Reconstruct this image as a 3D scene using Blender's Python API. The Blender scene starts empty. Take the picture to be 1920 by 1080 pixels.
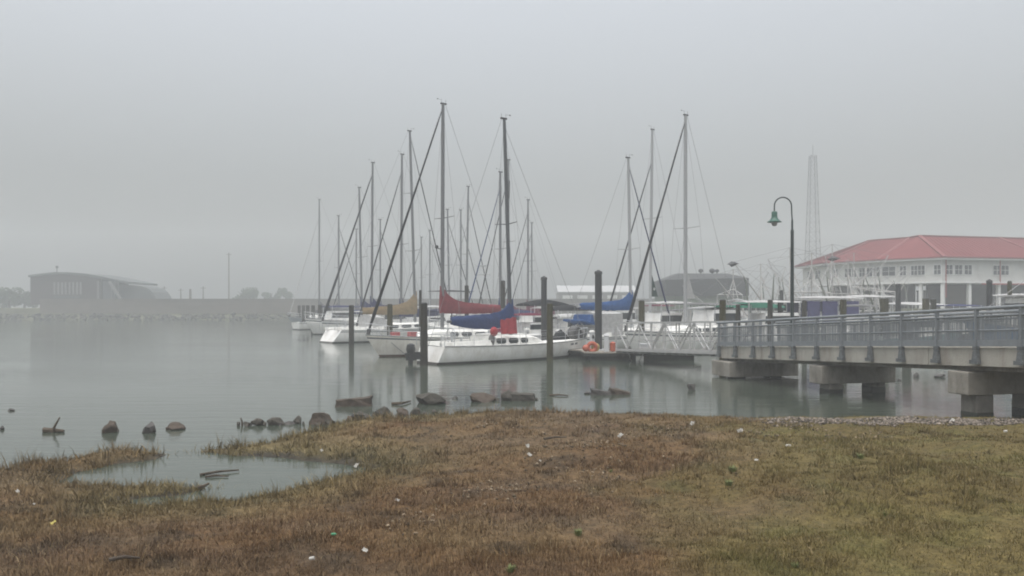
import bpy, bmesh, math, random
import numpy as np
from mathutils import Vector, Matrix

random.seed(7)
R = math.radians
SC = bpy.context.scene
COL = SC.collection

# ------------------------------------------------------------------ camera, sky, sun, exposure
F = 1500.0            # focal length in pixels of the 1920 px wide photograph
EYE = 3.0             # metres above the water
HZ = 575.0            # row of the horizon
cam_d = bpy.data.cameras.new('camera')
cam = bpy.data.objects.new('camera', cam_d)
COL.objects.link(cam)
cam.location = (0, 0, EYE)
cam.rotation_euler = (R(90), 0, 0)
cam_d.sensor_width = 36
cam_d.lens = 36 * F / 1920
cam_d.shift_y = (HZ - 540) / 1920
cam_d.clip_start = 0.1
cam_d.clip_end = 3000
SC.camera = cam

SUN_EL, SUN_AZ = R(76), R(205)
W = bpy.data.worlds.new('World')
SC.world = W
W.use_nodes = True
nt = W.node_tree
bg = nt.nodes['Background']
sky = nt.nodes.new('ShaderNodeTexSky')
sky.sky_type = 'NISHITA'
sky.sun_disc = False
sky.sun_elevation = SUN_EL
sky.sun_rotation = SUN_AZ
sky.dust_density = 6
sky.air_density = 1.5
hs = nt.nodes.new('ShaderNodeHueSaturation')
hs.inputs['Saturation'].default_value = 0.28
nt.links.new(sky.outputs[0], hs.inputs['Color'])
tcw = nt.nodes.new('ShaderNodeTexCoord')      # an overcast sky is dimmer towards the horizon
sp = nt.nodes.new('ShaderNodeSeparateXYZ')
nt.links.new(tcw.outputs['Generated'], sp.inputs[0])
gr = nt.nodes.new('ShaderNodeMapRange')
gr.inputs['From Min'].default_value = 0.0
gr.inputs['From Max'].default_value = 0.45
gr.inputs['To Min'].default_value = 0.5
gr.inputs['To Max'].default_value = 1.45
nt.links.new(sp.outputs['Z'], gr.inputs['Value'])
ov = nt.nodes.new('ShaderNodeVectorMath')
ov.operation = 'SCALE'
nt.links.new(hs.outputs[0], ov.inputs[0])
nt.links.new(gr.outputs[0], ov.inputs['Scale'])
nt.links.new(ov.outputs[0], bg.inputs['Color'])
bg.inputs['Strength'].default_value = 0.15

sun_d = bpy.data.lights.new('sun', 'SUN')
sun = bpy.data.objects.new('sun', sun_d)
COL.objects.link(sun)
sun_d.energy = 0.65
sun_d.angle = R(80)
sun_d.color = (1, 0.98, 0.95)
sv = Vector((math.sin(SUN_AZ) * math.cos(SUN_EL), math.cos(SUN_AZ) * math.cos(SUN_EL), math.sin(SUN_EL)))
sun.rotation_euler = sv.to_track_quat('Z', 'Y').to_euler()

SC.view_settings.view_transform = 'Standard'
SC.view_settings.look = 'None'
SC.view_settings.exposure = 0.18
SC.view_settings.gamma = 1
SC.cycles.max_bounces = 8
SC.cycles.diffuse_bounces = 2
SC.cycles.glossy_bounces = 3
SC.cycles.transparent_max_bounces = 8
SC.cycles.volume_bounces = 1
SC.cycles.use_denoising = True
SC.cycles.filter_width = 1.9

HAZE = 0.0029

# ------------------------------------------------------------------ helpers
def P(px, d, z=0.0):
    """a place in the harbour, d metres out along the line of sight through column px"""
    return Vector(((px - 960) / F * d, d, z))

def zat(py, d):
    return EYE - (py - HZ) / F * d

def mat(name, col, rough=0.6, metal=0.0, var=0.18, scale=2.0, bump=0.0, bscale=20.0, stain=None, spec=0.5, attr=None):
    m = bpy.data.materials.new(name)
    m.use_nodes = True
    t = m.node_tree
    b = t.nodes['Principled BSDF']
    b.inputs['Roughness'].default_value = rough
    b.inputs['Metallic'].default_value = metal
    b.inputs['Specular IOR Level'].default_value = min(spec, 0.18) if rough >= 0.8 else spec
    tc = t.nodes.new('ShaderNodeTexCoord')
    n = t.nodes.new('ShaderNodeTexNoise')
    n.inputs['Scale'].default_value = scale
    n.inputs['Detail'].default_value = 6
    n.inputs['Roughness'].default_value = 0.65
    t.links.new(tc.outputs['Object'], n.inputs['Vector'])
    mr = t.nodes.new('ShaderNodeMapRange')
    mr.inputs['From Min'].default_value = 0.3
    mr.inputs['From Max'].default_value = 0.7
    mr.inputs['To Min'].default_value = 1 - var
    mr.inputs['To Max'].default_value = 1 + var
    t.links.new(n.outputs['Fac'], mr.inputs['Value'])
    mul = t.nodes.new('ShaderNodeVectorMath')
    mul.operation = 'SCALE'
    if attr:
        a = t.nodes.new('ShaderNodeAttribute')
        a.attribute_name = attr
        t.links.new(a.outputs['Color'], mul.inputs[0])
    else:
        mul.inputs[0].default_value = col[:3]
    t.links.new(mr.outputs[0], mul.inputs['Scale'])
    out = mul.outputs[0]
    if stain:
        scol, amount, svec = stain
        mp = t.nodes.new('ShaderNodeMapping')
        mp.inputs['Scale'].default_value = svec
        t.links.new(tc.outputs['Object'], mp.inputs['Vector'])
        n2 = t.nodes.new('ShaderNodeTexNoise')
        n2.inputs['Scale'].default_value = 1
        n2.inputs['Detail'].default_value = 5
        n2.inputs['Roughness'].default_value = 0.7
        t.links.new(mp.outputs[0], n2.inputs['Vector'])
        r2 = t.nodes.new('ShaderNodeMapRange')
        r2.inputs['From Min'].default_value = 0.48
        r2.inputs['From Max'].default_value = 0.72
        r2.inputs['To Max'].default_value = amount
        t.links.new(n2.outputs['Fac'], r2.inputs['Value'])
        mx = t.nodes.new('ShaderNodeMix')
        mx.data_type = 'RGBA'
        t.links.new(r2.outputs[0], mx.inputs[0])
        t.links.new(out, mx.inputs[6])
        mx.inputs[7].default_value = (*scol, 1)
        out = mx.outputs[2]
    t.links.new(out, b.inputs['Base Color'])
    if bump:
        nb = t.nodes.new('ShaderNodeTexNoise')
        nb.inputs['Scale'].default_value = bscale
        nb.inputs['Detail'].default_value = 6
        t.links.new(tc.outputs['Object'], nb.inputs['Vector'])
        bp = t.nodes.new('ShaderNodeBump')
        bp.inputs['Strength'].default_value = bump
        bp.inputs['Distance'].default_value = 0.05
        t.links.new(nb.outputs['Fac'], bp.inputs['Height'])
        t.links.new(bp.outputs[0], b.inputs['Normal'])
    return m

M = {}
M['gel'] = mat('white gelcoat', (0.78, 0.775, 0.75), 0.35, var=0.08, scale=1.2, stain=((0.34, 0.3, 0.22), 0.45, (1.2, 1.2, 0.5)))
M['gel2'] = mat('cream gelcoat', (0.74, 0.71, 0.65), 0.4, var=0.1, scale=1.2, stain=((0.3, 0.24, 0.16), 0.5, (1.5, 1.5, 0.6)))
M['gelgrey'] = mat('grey gelcoat', (0.25, 0.28, 0.3), 0.4, var=0.1, scale=1)
M['deck'] = mat('deck paint', (0.7, 0.7, 0.67), 0.7, var=0.12, scale=3, stain=((0.3, 0.28, 0.22), 0.4, (2, 2, 2)))
M['boot'] = mat('dark antifouling', (0.05, 0.045, 0.04), 0.7, var=0.3, scale=4)
M['bootred'] = mat('rusty red antifouling', (0.11, 0.055, 0.035), 0.8, var=0.4, scale=4)
M['stripe_navy'] = mat('navy stripe', (0.03, 0.04, 0.09), 0.4, var=0.1)
M['stripe_grey'] = mat('grey stripe', (0.12, 0.13, 0.14), 0.4, var=0.1)
M['stripe_red'] = mat('red stripe', (0.25, 0.06, 0.06), 0.4, var=0.1)
M['window'] = mat('smoked glass', (0.025, 0.03, 0.032), 0.12, var=0.1)
M['alu'] = mat('anodised mast', (0.16, 0.165, 0.17), 0.45, 0.35, var=0.1, scale=6)
M['aludark'] = mat('dark mast', (0.075, 0.08, 0.085), 0.5, 0.2, var=0.12, scale=6)
M['alupale'] = mat('pale mast paint', (0.3, 0.305, 0.31), 0.5, 0.1, var=0.06, scale=6)
M['aluwhite'] = mat('white mast paint', (0.5, 0.51, 0.52), 0.45, var=0.06, scale=6)
M['wire'] = mat('stainless wire', (0.2, 0.2, 0.21), 0.4, 0.6, var=0.05)
M['steel'] = mat('stainless tube', (0.5, 0.51, 0.52), 0.35, 0.5, var=0.05)
def canvas(n, c):
    return mat(n, c, 0.9, var=0.22, scale=3.5, bump=0.6, bscale=9, spec=0.2)
M['cv_red'] = canvas('red canvas', (0.165, 0.036, 0.044))
M['cv_redlight'] = canvas('bright red canvas', (0.3, 0.045, 0.055))
M['cv_blue'] = canvas('blue canvas', (0.022, 0.04, 0.11))
M['cv_bright'] = canvas('bright blue canvas', (0.026, 0.075, 0.2))
M['cv_navy'] = canvas('navy canvas', (0.016, 0.02, 0.075))
M['cv_black'] = canvas('black canvas', (0.013, 0.014, 0.016))
M['cv_tan'] = canvas('tan canvas', (0.21, 0.155, 0.085))
M['cv_green'] = canvas('green canvas', (0.012, 0.11, 0.07))
M['cv_dkgreen'] = canvas('dark green canvas', (0.008, 0.03, 0.024))
M['cv_white'] = canvas('white canvas', (0.38, 0.38, 0.375))
M['cv_violet'] = canvas('violet blue curtain', (0.05, 0.05, 0.12))
M['cv_maroon'] = canvas('maroon canvas', (0.1, 0.012, 0.03))
M['cv_grey'] = canvas('grey canvas', (0.12, 0.12, 0.12))
M['wood'] = mat('weathered piling', (0.034, 0.031, 0.025), 0.9, var=0.35, scale=2.5, bump=0.7, bscale=14, stain=((0.026, 0.028, 0.015), 0.7, (6, 6, 0.6)))
M['woodgreen'] = mat('mossy piling', (0.055, 0.052, 0.027), 0.9, var=0.35, scale=2.5, bump=0.7, bscale=14, stain=((0.03, 0.022, 0.016), 0.7, (6, 6, 0.6)))
M['pilecoat'] = mat('black coated pile', (0.024, 0.026, 0.028), 0.6, var=0.2, scale=2, bump=0.2)
M['plank'] = mat('dock boards', (0.24, 0.22, 0.19), 0.85, var=0.3, scale=5)
M['float'] = mat('dark float', (0.03, 0.032, 0.03), 0.8, var=0.3, scale=3)
M['conc'] = mat('pier concrete', (0.37, 0.355, 0.315), 0.85, var=0.16, scale=1.4, bump=0.25, bscale=25, stain=((0.17, 0.13, 0.1), 0.55, (1.6, 1.6, 0.35)))
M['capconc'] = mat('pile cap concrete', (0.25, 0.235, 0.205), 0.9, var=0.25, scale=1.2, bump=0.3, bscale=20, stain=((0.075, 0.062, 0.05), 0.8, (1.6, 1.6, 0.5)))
M['palemetal'] = mat('weathered white metal roof', (0.4, 0.4, 0.4), 0.7, var=0.1, spec=0.25)
M['slime'] = mat('tide slime', (0.022, 0.024, 0.016), 0.5, var=0.4, scale=5, bump=0.5, bscale=30)
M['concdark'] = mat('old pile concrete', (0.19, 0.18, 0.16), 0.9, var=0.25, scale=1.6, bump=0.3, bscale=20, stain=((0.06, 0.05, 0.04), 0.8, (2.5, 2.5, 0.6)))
M['rail'] = mat('blue grey railing paint', (0.2, 0.217, 0.23), 0.5, 0.2, var=0.12, scale=5)
M['bracket'] = mat('galvanised bracket', (0.12, 0.13, 0.135), 0.6, 0.2, var=0.4, scale=12)
M['gang'] = mat('gangway aluminium', (0.42, 0.42, 0.415), 0.5, 0.25, var=0.1, scale=4)
M['lampgreen'] = mat('dark green lamp paint', (0.02, 0.085, 0.06), 0.4, var=0.15, scale=8)
M['lamppole'] = mat('green black lamp pole', (0.018, 0.03, 0.03), 0.45, var=0.15, scale=8)
M['glassglobe'] = mat('frosted globe', (0.3, 0.31, 0.31), 0.3, var=0.05)
M['orange'] = mat('orange plastic', (0.36, 0.085, 0.045), 0.5, var=0.25, scale=6)
M['yellow'] = mat('yellow plastic', (0.36, 0.26, 0.09), 0.5, var=0.2, scale=6)
M['roofred'] = mat('red metal roof', (0.168, 0.043, 0.044), 0.85, var=0.1, scale=0.6, spec=0.25)
M['roofcap'] = mat('pale red roof cap', (0.21, 0.075, 0.075), 0.8, var=0.1, scale=1, spec=0.25)
M['wallwhite'] = mat('white building wall', (0.6, 0.6, 0.57), 0.8, var=0.07, scale=0.8, stain=((0.4, 0.38, 0.34), 0.4, (0.8, 0.8, 0.4)))
M['trimwhite'] = mat('white trim', (0.68, 0.68, 0.66), 0.7, var=0.05)
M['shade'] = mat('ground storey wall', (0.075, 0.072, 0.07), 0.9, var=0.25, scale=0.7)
M['pane'] = mat('window glass', (0.07, 0.075, 0.08), 0.15, var=0.25, scale=0.8)
M['downpipe'] = mat('red downpipe', (0.3, 0.05, 0.05), 0.5, var=0.1)
M['roofdark'] = mat('charcoal roof', (0.02, 0.022, 0.021), 0.7, var=0.15, scale=0.5)
M['wallgreen'] = mat('grey green wall', (0.16, 0.19, 0.14), 0.8, var=0.15, scale=0.5)
M['brickred'] = mat('brown red cladding', (0.055, 0.043, 0.041), 0.8, var=0.15, scale=0.3)
M['slatpale'] = mat('pale slat', (0.15, 0.15, 0.145), 0.7, var=0.1)
M['slab'] = mat('roof slab', (0.07, 0.078, 0.075), 0.7, var=0.1, scale=0.3)
M['flood'] = mat('flood wall concrete', (0.135, 0.118, 0.098), 0.9, var=0.12, scale=0.15, stain=((0.075, 0.066, 0.05), 0.6, (0.06, 0.06, 0.25)))
M['rock'] = mat('rubble concrete', (0.075, 0.07, 0.06), 0.9, var=0.4, scale=3, bump=0.8, bscale=7, stain=((0.035, 0.032, 0.03), 0.85, (2.2, 2.2, 3)))
M['rockwarm'] = mat('rusty rubble', (0.08, 0.065, 0.052), 0.9, var=0.4, scale=3, bump=0.8, bscale=7, stain=((0.05, 0.04, 0.035), 0.8, (2, 2, 3)))
M['rockdark'] = mat('wet dark rock', (0.05, 0.046, 0.042), 0.6, var=0.4, scale=4, bump=0.8, bscale=8)
M['riprap'] = mat('riprap stone', (0.09, 0.088, 0.078), 0.95, var=0.5, scale=1.2)
M['leaf'] = mat('tree foliage', (0.05, 0.07, 0.035), 0.8, var=0.4, scale=0.4)
M['bark'] = mat('bark', (0.07, 0.055, 0.04), 0.9, var=0.3)
M['tower'] = mat('galvanised tower', (0.2, 0.205, 0.21), 0.6, 0.2, var=0.15)
M['hullblue'] = mat('blue hull paint', (0.045, 0.12, 0.25), 0.5, var=0.2, scale=1, stain=((0.12, 0.1, 0.08), 0.5, (1, 1, 0.4)))
M['hullteal'] = mat('pale teal hull paint', (0.15, 0.3, 0.3), 0.5, var=0.2, scale=1)
M['hulldark'] = mat('dark grey hull paint', (0.06, 0.065, 0.07), 0.6, var=0.25, scale=1, stain=((0.14, 0.07, 0.04), 0.5, (1, 1, 0.4)))
M['rigwhite'] = mat('white rigging paint', (0.36, 0.36, 0.35), 0.6, var=0.15, scale=3, stain=((0.25, 0.15, 0.1), 0.5, (2, 2, 1)))
M['rigdark'] = mat('dark gear', (0.06, 0.06, 0.062), 0.8, var=0.3, scale=3)
M['net'] = mat('hanging net', (0.1, 0.11, 0.09), 0.95, var=0.4, scale=3)
M['plasticwhite'] = mat('white litter', (0.38, 0.37, 0.34), 0.7, var=0.4, scale=20)
M['plasticyellow'] = mat('yellow litter', (0.4, 0.34, 0.08), 0.5, var=0.2, scale=20)
M['plasticgreen'] = mat('green litter', (0.05, 0.22, 0.11), 0.4, var=0.2, scale=20)
M['driftwood'] = mat('driftwood', (0.075, 0.06, 0.045), 0.9, var=0.4, scale=6, bump=0.5)
M['weed'] = mat('green weed', (0.13, 0.155, 0.05), 0.7, var=0.3, scale=10)
M['motor'] = mat('outboard motor', (0.02, 0.021, 0.022), 0.4, var=0.2, scale=5)

class MB:
    """collects shapes, then links them as ONE mesh object"""
    def __init__(self):
        self.v, self.f, self.mi = [], [], []
    def add(self, vs, fs, k=0):
        o = len(self.v)
        self.v += [tuple(p) for p in vs]
        for q in fs:
            self.f.append(tuple(o + i for i in q))
            self.mi.append(k)
        return self
    def box(self, c, s, rz=0.0, k=0, top=(1, 1), ry=0.0, rx=0.0):
        m = Matrix.Rotation(rz, 3, 'Z') @ Matrix.Rotation(ry, 3, 'Y') @ Matrix.Rotation(rx, 3, 'X')
        c = Vector(c)
        vs = []
        for z in (-1, 1):
            tx, ty = top if z > 0 else (1, 1)
            for x, y in ((-1, -1), (1, -1), (1, 1), (-1, 1)):
                vs.append(c + m @ Vector((x * s[0] / 2 * tx, y * s[1] / 2 * ty, z * s[2] / 2)))
        return self.add(vs, [(3, 2, 1, 0), (4, 5, 6, 7), (0, 1, 5, 4), (1, 2, 6, 5), (2, 3, 7, 6), (3, 0, 4, 7)], k)
    def tube(self, pts, r, n=8, k=0, sq=1.0):
        pts = [Vector(p) for p in pts]
        rs = r if isinstance(r, (list, tuple)) else [r] * len(pts)
        rings = []
        u = None
        for i, p in enumerate(pts):
            t = (pts[min(i + 1, len(pts) - 1)] - pts[max(i - 1, 0)])
            t = t.normalized() if t.length > 1e-9 else Vector((0, 0, 1))
            if u is None:
                a = Vector((1, 0, 0)) if abs(t.x) < 0.8 else Vector((0, 1, 0))
                u = (a - t * a.dot(t)).normalized()
            else:
                u = (u - t * u.dot(t)).normalized()
            w = t.cross(u)
            rings.append([p + (u * math.cos(2 * math.pi * j / n) + w * math.sin(2 * math.pi * j / n) * sq) * rs[i] for j in range(n)])
        return self.loft(rings, k)
    def loft(self, rings, k=0, caps=True, closed=True):
        n = len(rings[0])
        o = len(self.v)
        for g in rings:
            self.v += [tuple(p) for p in g]
        m = n if closed else n - 1
        for i in range(len(rings) - 1):
            for j in range(m):
                a, b = o + i * n + j, o + i * n + (j + 1) % n
                self.f.append((a, b, b + n, a + n))
                self.mi.append(k)
        if caps and closed:
            self.f.append(tuple(o + j for j in range(n - 1, -1, -1)))
            self.f.append(tuple(o + (len(rings) - 1) * n + j for j in range(n)))
            self.mi += [k, k]
        return self
    def bar(self, a, b, w, h=None, k=0):
        """square bar from a to b"""
        a, b = Vector(a), Vector(b)
        h = h or w
        t = (b - a).normalized()
        up = Vector((0, 0, 1)) if abs(t.z) < 0.95 else Vector((0, 1, 0))
        s = t.cross(up).normalized()
        q = s.cross(t)
        ring = lambda p: [p + s * x * w / 2 + q * y * h / 2 for x, y in ((-1, -1), (1, -1), (1, 1), (-1, 1))]
        return self.loft([ring(a), ring(b)], k)
    def lathe(self, prof, c=(0, 0, 0), n=16, k=0):
        c = Vector(c)
        return self.loft([[c + Vector((r * math.cos(2 * math.pi * j / n), r * math.sin(2 * math.pi * j / n), z)) for j in range(n)] for r, z in prof], k)
    def ball(self, c, r, n=10, k=0, sx=1, sy=1, sz=1):
        prof = [(max(1e-3, math.sin(math.pi * i / 7)), -math.cos(math.pi * i / 7)) for i in range(8)]
        c = Vector(c)
        return self.loft([[c + Vector((r * sx * q * math.cos(2 * math.pi * j / n), r * sy * q * math.sin(2 * math.pi * j / n), r * sz * z)) for j in range(n)] for q, z in prof], k)
    def torus(self, c, rr, r, axis='Z', n=18, k=0):
        c = Vector(c)
        pts = []
        for i in range(n + 1):
            a = 2 * math.pi * i / n
            x, y = rr * math.cos(a), rr * math.sin(a)
            pts.append(c + (Vector((x, y, 0)) if axis == 'Z' else Vector((x, 0, y)) if axis == 'Y' else Vector((0, x, y))))
        return self.tube(pts, r, 8, k)
    def build(self, name, mats, parent=None, smooth=False, bevel=0.0, angle=40):
        me = bpy.data.meshes.new(name)
        me.from_pydata(self.v, [], self.f)
        for m in (mats if isinstance(mats, (list, tuple)) else [mats]):
            me.materials.append(m)
        if any(self.mi):
            me.polygons.foreach_set('material_index', self.mi)
        bm = bmesh.new()
        bm.from_mesh(me)
        bmesh.ops.recalc_face_normals(bm, faces=bm.faces)
        bm.to_mesh(me)
        bm.free()
        if smooth:
            me.polygons.foreach_set('use_smooth', [True] * len(me.polygons))
            me.set_sharp_from_angle(angle=R(angle))
        o = bpy.data.objects.new(name, me)
        COL.objects.link(o)
        o.parent = parent
        if bevel:
            b = o.modifiers.new('bevel', 'BEVEL')
            b.width = bevel
            b.segments = 2
            b.limit_method = 'ANGLE'
        return o

def tag(o, label=None, cat=None, group=None, kind=None):
    for k, v in (('label', label), ('category', cat), ('group', group), ('kind', kind)):
        if v:
            o[k] = v
    return o

def thing(name, label, cat, loc=(0, 0, 0), rz=0.0, group=None):
    o = bpy.data.objects.new(name, None)
    COL.objects.link(o)
    o.empty_display_size = 0.3
    o.location = loc
    o.rotation_euler = (0, 0, rz)
    return tag(o, label, cat, group)

def dup(root, loc, rz, label):
    r = root.copy()
    COL.objects.link(r)
    r.location = loc
    r.rotation_euler = (0, 0, rz)
    r['label'] = label
    for ch in list(root.children):
        c = ch.copy()
        COL.objects.link(c)
        c.parent = r
        for g in ch.children:
            d = g.copy()
            COL.objects.link(d)
            d.parent = c
    return r

# value noise on arrays
def vnoise(x, y, seed=0):
    x = np.asarray(x, float); y = np.asarray(y, float)
    xi, yi = np.floor(x).astype(np.int64), np.floor(y).astype(np.int64)
    fx, fy = x - xi, y - yi
    fx, fy = fx * fx * (3 - 2 * fx), fy * fy * (3 - 2 * fy)
    def h(a, b):
        n = (a * 374761393 + b * 668265263 + seed * 69069) & 0x7fffffff
        n = ((n ^ (n >> 13)) * 1274126177) & 0x7fffffff
        return ((n ^ (n >> 16)) & 0xffff) / 65535.0
    return (h(xi, yi) * (1 - fx) + h(xi + 1, yi) * fx) * (1 - fy) + (h(xi, yi + 1) * (1 - fx) + h(xi + 1, yi + 1) * fx) * fy
def fbm(x, y, seed=0, o=3):
    s, a, t = 0, 1.0, 0
    for i in range(o):
        s = s + a * vnoise(x * 2 ** i, y * 2 ** i, seed + i * 17); t += a; a *= 0.5
    return s / t

def grid_mesh(name, X, Y, Z, mats, cols=None, smooth=True):
    ny, nx = X.shape
    me = bpy.data.meshes.new(name)
    co = np.stack([X, Y, Z], -1).reshape(-1, 3)
    idx = np.arange(ny * nx).reshape(ny, nx)
    q = np.stack([idx[:-1, :-1], idx[:-1, 1:], idx[1:, 1:], idx[1:, :-1]], -1).reshape(-1, 4)
    me.vertices.add(len(co)); me.vertices.foreach_set('co', co.ravel())
    me.loops.add(q.size); me.loops.foreach_set('vertex_index', q.ravel())
    me.polygons.add(len(q)); me.polygons.foreach_set('loop_start', np.arange(0, q.size, 4)); 
    me.update(calc_edges=True)
    me.polygons.foreach_set('use_smooth', np.full(len(q), smooth))
    if cols is not None:
        a = me.color_attributes.new('tint', 'FLOAT_COLOR', 'POINT')
        a.data.foreach_set('color', np.concatenate([cols.reshape(-1, 3), np.ones((len(co), 1))], 1).ravel())
    me.materials.append(mats)
    o = bpy.data.objects.new(name, me)
    COL.objects.link(o)
    return o

# ------------------------------------------------------------------ the near bank
SHORE_PX = [(-1500, 1000), (-500, 915), (-150, 893), (0, 886), (60, 876), (130, 864), (200, 848), (260, 846), (305, 853), (285, 862), (215, 872),
            (150, 887), (112, 903), (150, 911), (250, 912), (340, 912), (392, 916), (340, 928), (250, 936), (228, 944), (300, 950), (370, 946), (440, 941),
            (520, 927), (610, 903), (660, 890), (692, 881), (640, 869), (560, 860), (500, 856), (440, 856), (372, 849), (385, 841), (460, 838),
            (505, 832), (540, 822), (640, 797), (700, 790), (770, 786), (850, 779), (950, 774), (1040, 775), (1130, 779), (1250, 780), (1400, 786),
            (1500, 785), (1700, 783), (1860, 787), (2000, 784), (2400, 776), (3200, 768), (5000, 768)]
def px_ground(px, py, z=0.0):
    d = (EYE - z) * F / (py - HZ)
    return ((px - 960) / F * d, d)
SHORE = [px_ground(*p) for p in SHORE_PX]
POLY = np.array(SHORE + [(120, -60), (-120, -60)])
def sdist(x, y):
    """distance to the shoreline, positive on land"""
    x = np.asarray(x, float); y = np.asarray(y, float)
    best = np.full(x.shape, 1e9)
    inside = np.zeros(x.shape, bool)
    n = len(POLY)
    for i in range(n):
        (x0, y0), (x1, y1) = POLY[i], POLY[(i + 1) % n]
        dx, dy = x1 - x0, y1 - y0
        t = np.clip(((x - x0) * dx + (y - y0) * dy) / (dx * dx + dy * dy + 1e-12), 0, 1)
        best = np.minimum(best, np.hypot(x - x0 - t * dx, y - y0 - t * dy))
        if y0 != y1:
            c = ((y0 > y) != (y1 > y)) & (x < (x1 - x0) * (y - y0) / (y1 - y0) + x0)
            inside ^= c
    return np.where(inside, best, -best)
def ground_z(x, y):
    s = sdist(x, y) + (fbm(x * 1.3, y * 1.3, 5) - 0.5) * 0.5
    land = 0.09 * (1 - np.exp(-np.maximum(s, 0) / 0.35)) + 0.058 * np.maximum(s, 0)
    bump = (fbm(x * 0.55, y * 0.55, 9) - 0.5) * 0.28 * np.clip(s / 3, 0, 1) + (fbm(x * 2.2, y * 2.2, 3) - 0.5) * 0.12 * np.clip(s / 1.0, 0, 1)
    sea = np.maximum(-0.22 * np.maximum(-s, 0), -1.6)
    return np.where(s > 0, land + bump, sea)
def greenness(x, y):
    g = np.clip((x / np.maximum(y, 3) - 0.19 + (fbm(x * 0.5, y * 0.5, 21) - 0.5) * 0.35) / 0.16, 0, 1)
    return g
def tint(x, y, rnd):
    """dead grass colours: reddish brown, straw, and an olive half on the right"""
    n1 = fbm(x * 0.45 + 3, y * 0.8, 31)[:, None]
    n2 = fbm(x * 1.7, y * 1.7, 41)[:, None]
    n3 = np.clip((fbm(x * 0.33, y * 0.6, 71)[:, None] - 0.5) * 5, 0, 1)
    red, straw, dark = np.array([0.172, 0.103, 0.049]), np.array([0.25, 0.18, 0.095]), np.array([0.085, 0.062, 0.038])
    olive, green = np.array([0.195, 0.158, 0.055]), np.array([0.095, 0.12, 0.03])
    a = np.clip((n1 - 0.35) * 2.6, 0, 1)
    base = red * (1 - a) + straw * a * 0.75 + red * a * 0.25
    d = np.clip((n2 - 0.55) * 3.2, 0, 0.75)
    base = base * (1 - d) + dark * d
    base = base * (1 - 0.35 * n3) + np.array([0.12, 0.095, 0.075]) * 0.35 * n3
    g = greenness(x, y)[:, None]
    ol = olive * (0.72 + 0.5 * n1) * (1 - 0.25 * n2) + green * np.clip((n2 - 0.5) * 2, 0, 0.6) * 0.6
    base = base * (1 - 0.8 * g) + ol * 0.8 * g
    # greener fringe of marsh grass where the spit runs out
    s = sdist(x, y)[:, None]
    fr = np.clip(1 - s / 2.2, 0, 1) * np.clip((x[:, None] + 7.5) / 2, 0, 1) * np.clip((1.5 - x[:, None]) / 3, 0, 1)
    base = base * (1 - 0.6 * fr) + np.array([0.17, 0.155, 0.065]) * 0.6 * fr
    frl = np.clip(1 - s / 1.5, 0, 1) * (x[:, None] < -4)
    base = base * (1 - 0.4 * frl) + np.array([0.21, 0.17, 0.075]) * 0.4 * frl
    return base * (0.34 + 0.82 * rnd[:, None])

xs = np.concatenate([np.linspace(-70, -26, 30), np.linspace(-25, 25, 320), np.linspace(26, 70, 30)])
ys = np.concatenate([np.linspace(-12, 3.5, 18), np.linspace(4, 27, 200), np.linspace(28, 60, 16)])
GX, GY = np.meshgrid(xs, ys)
GZ = ground_z(GX, GY)
gc = tint(GX.ravel(), GY.ravel(), np.full(GX.size, 0.32)).reshape(GX.shape + (3,))
wet = np.clip(1 - np.maximum(sdist(GX, GY) + (fbm(GX * 2.5, GY * 2.5, 19) - 0.5) * 0.5, 0) / 0.4, 0, 1)[..., None]     # bare wet mud along the water
gc = gc * (1 - wet) + np.array([0.042, 0.037, 0.029]) * wet
M['soil'] = mat('thatch and soil', (1, 1, 1), 0.95, var=0.5, scale=9, bump=0.8, bscale=30, attr='tint', spec=0.2)
bank = tag(grid_mesh('ground', GX, GY, GZ, M['soil'], gc), kind='structure')

def land_spot(px, py):
    """the spot on the bank that the photograph shows at (px, py)"""
    for d in np.arange(4.5, 40, 0.03):
        z = EYE - (py - HZ) / F * d
        x = (px - 960) / F * d
        g = float(ground_z(np.array([x]), np.array([d]))[0])
        if g >= z or z < 0:
            return Vector((x, d, max(g, 0)))
    return Vector((x, d, 0))

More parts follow.
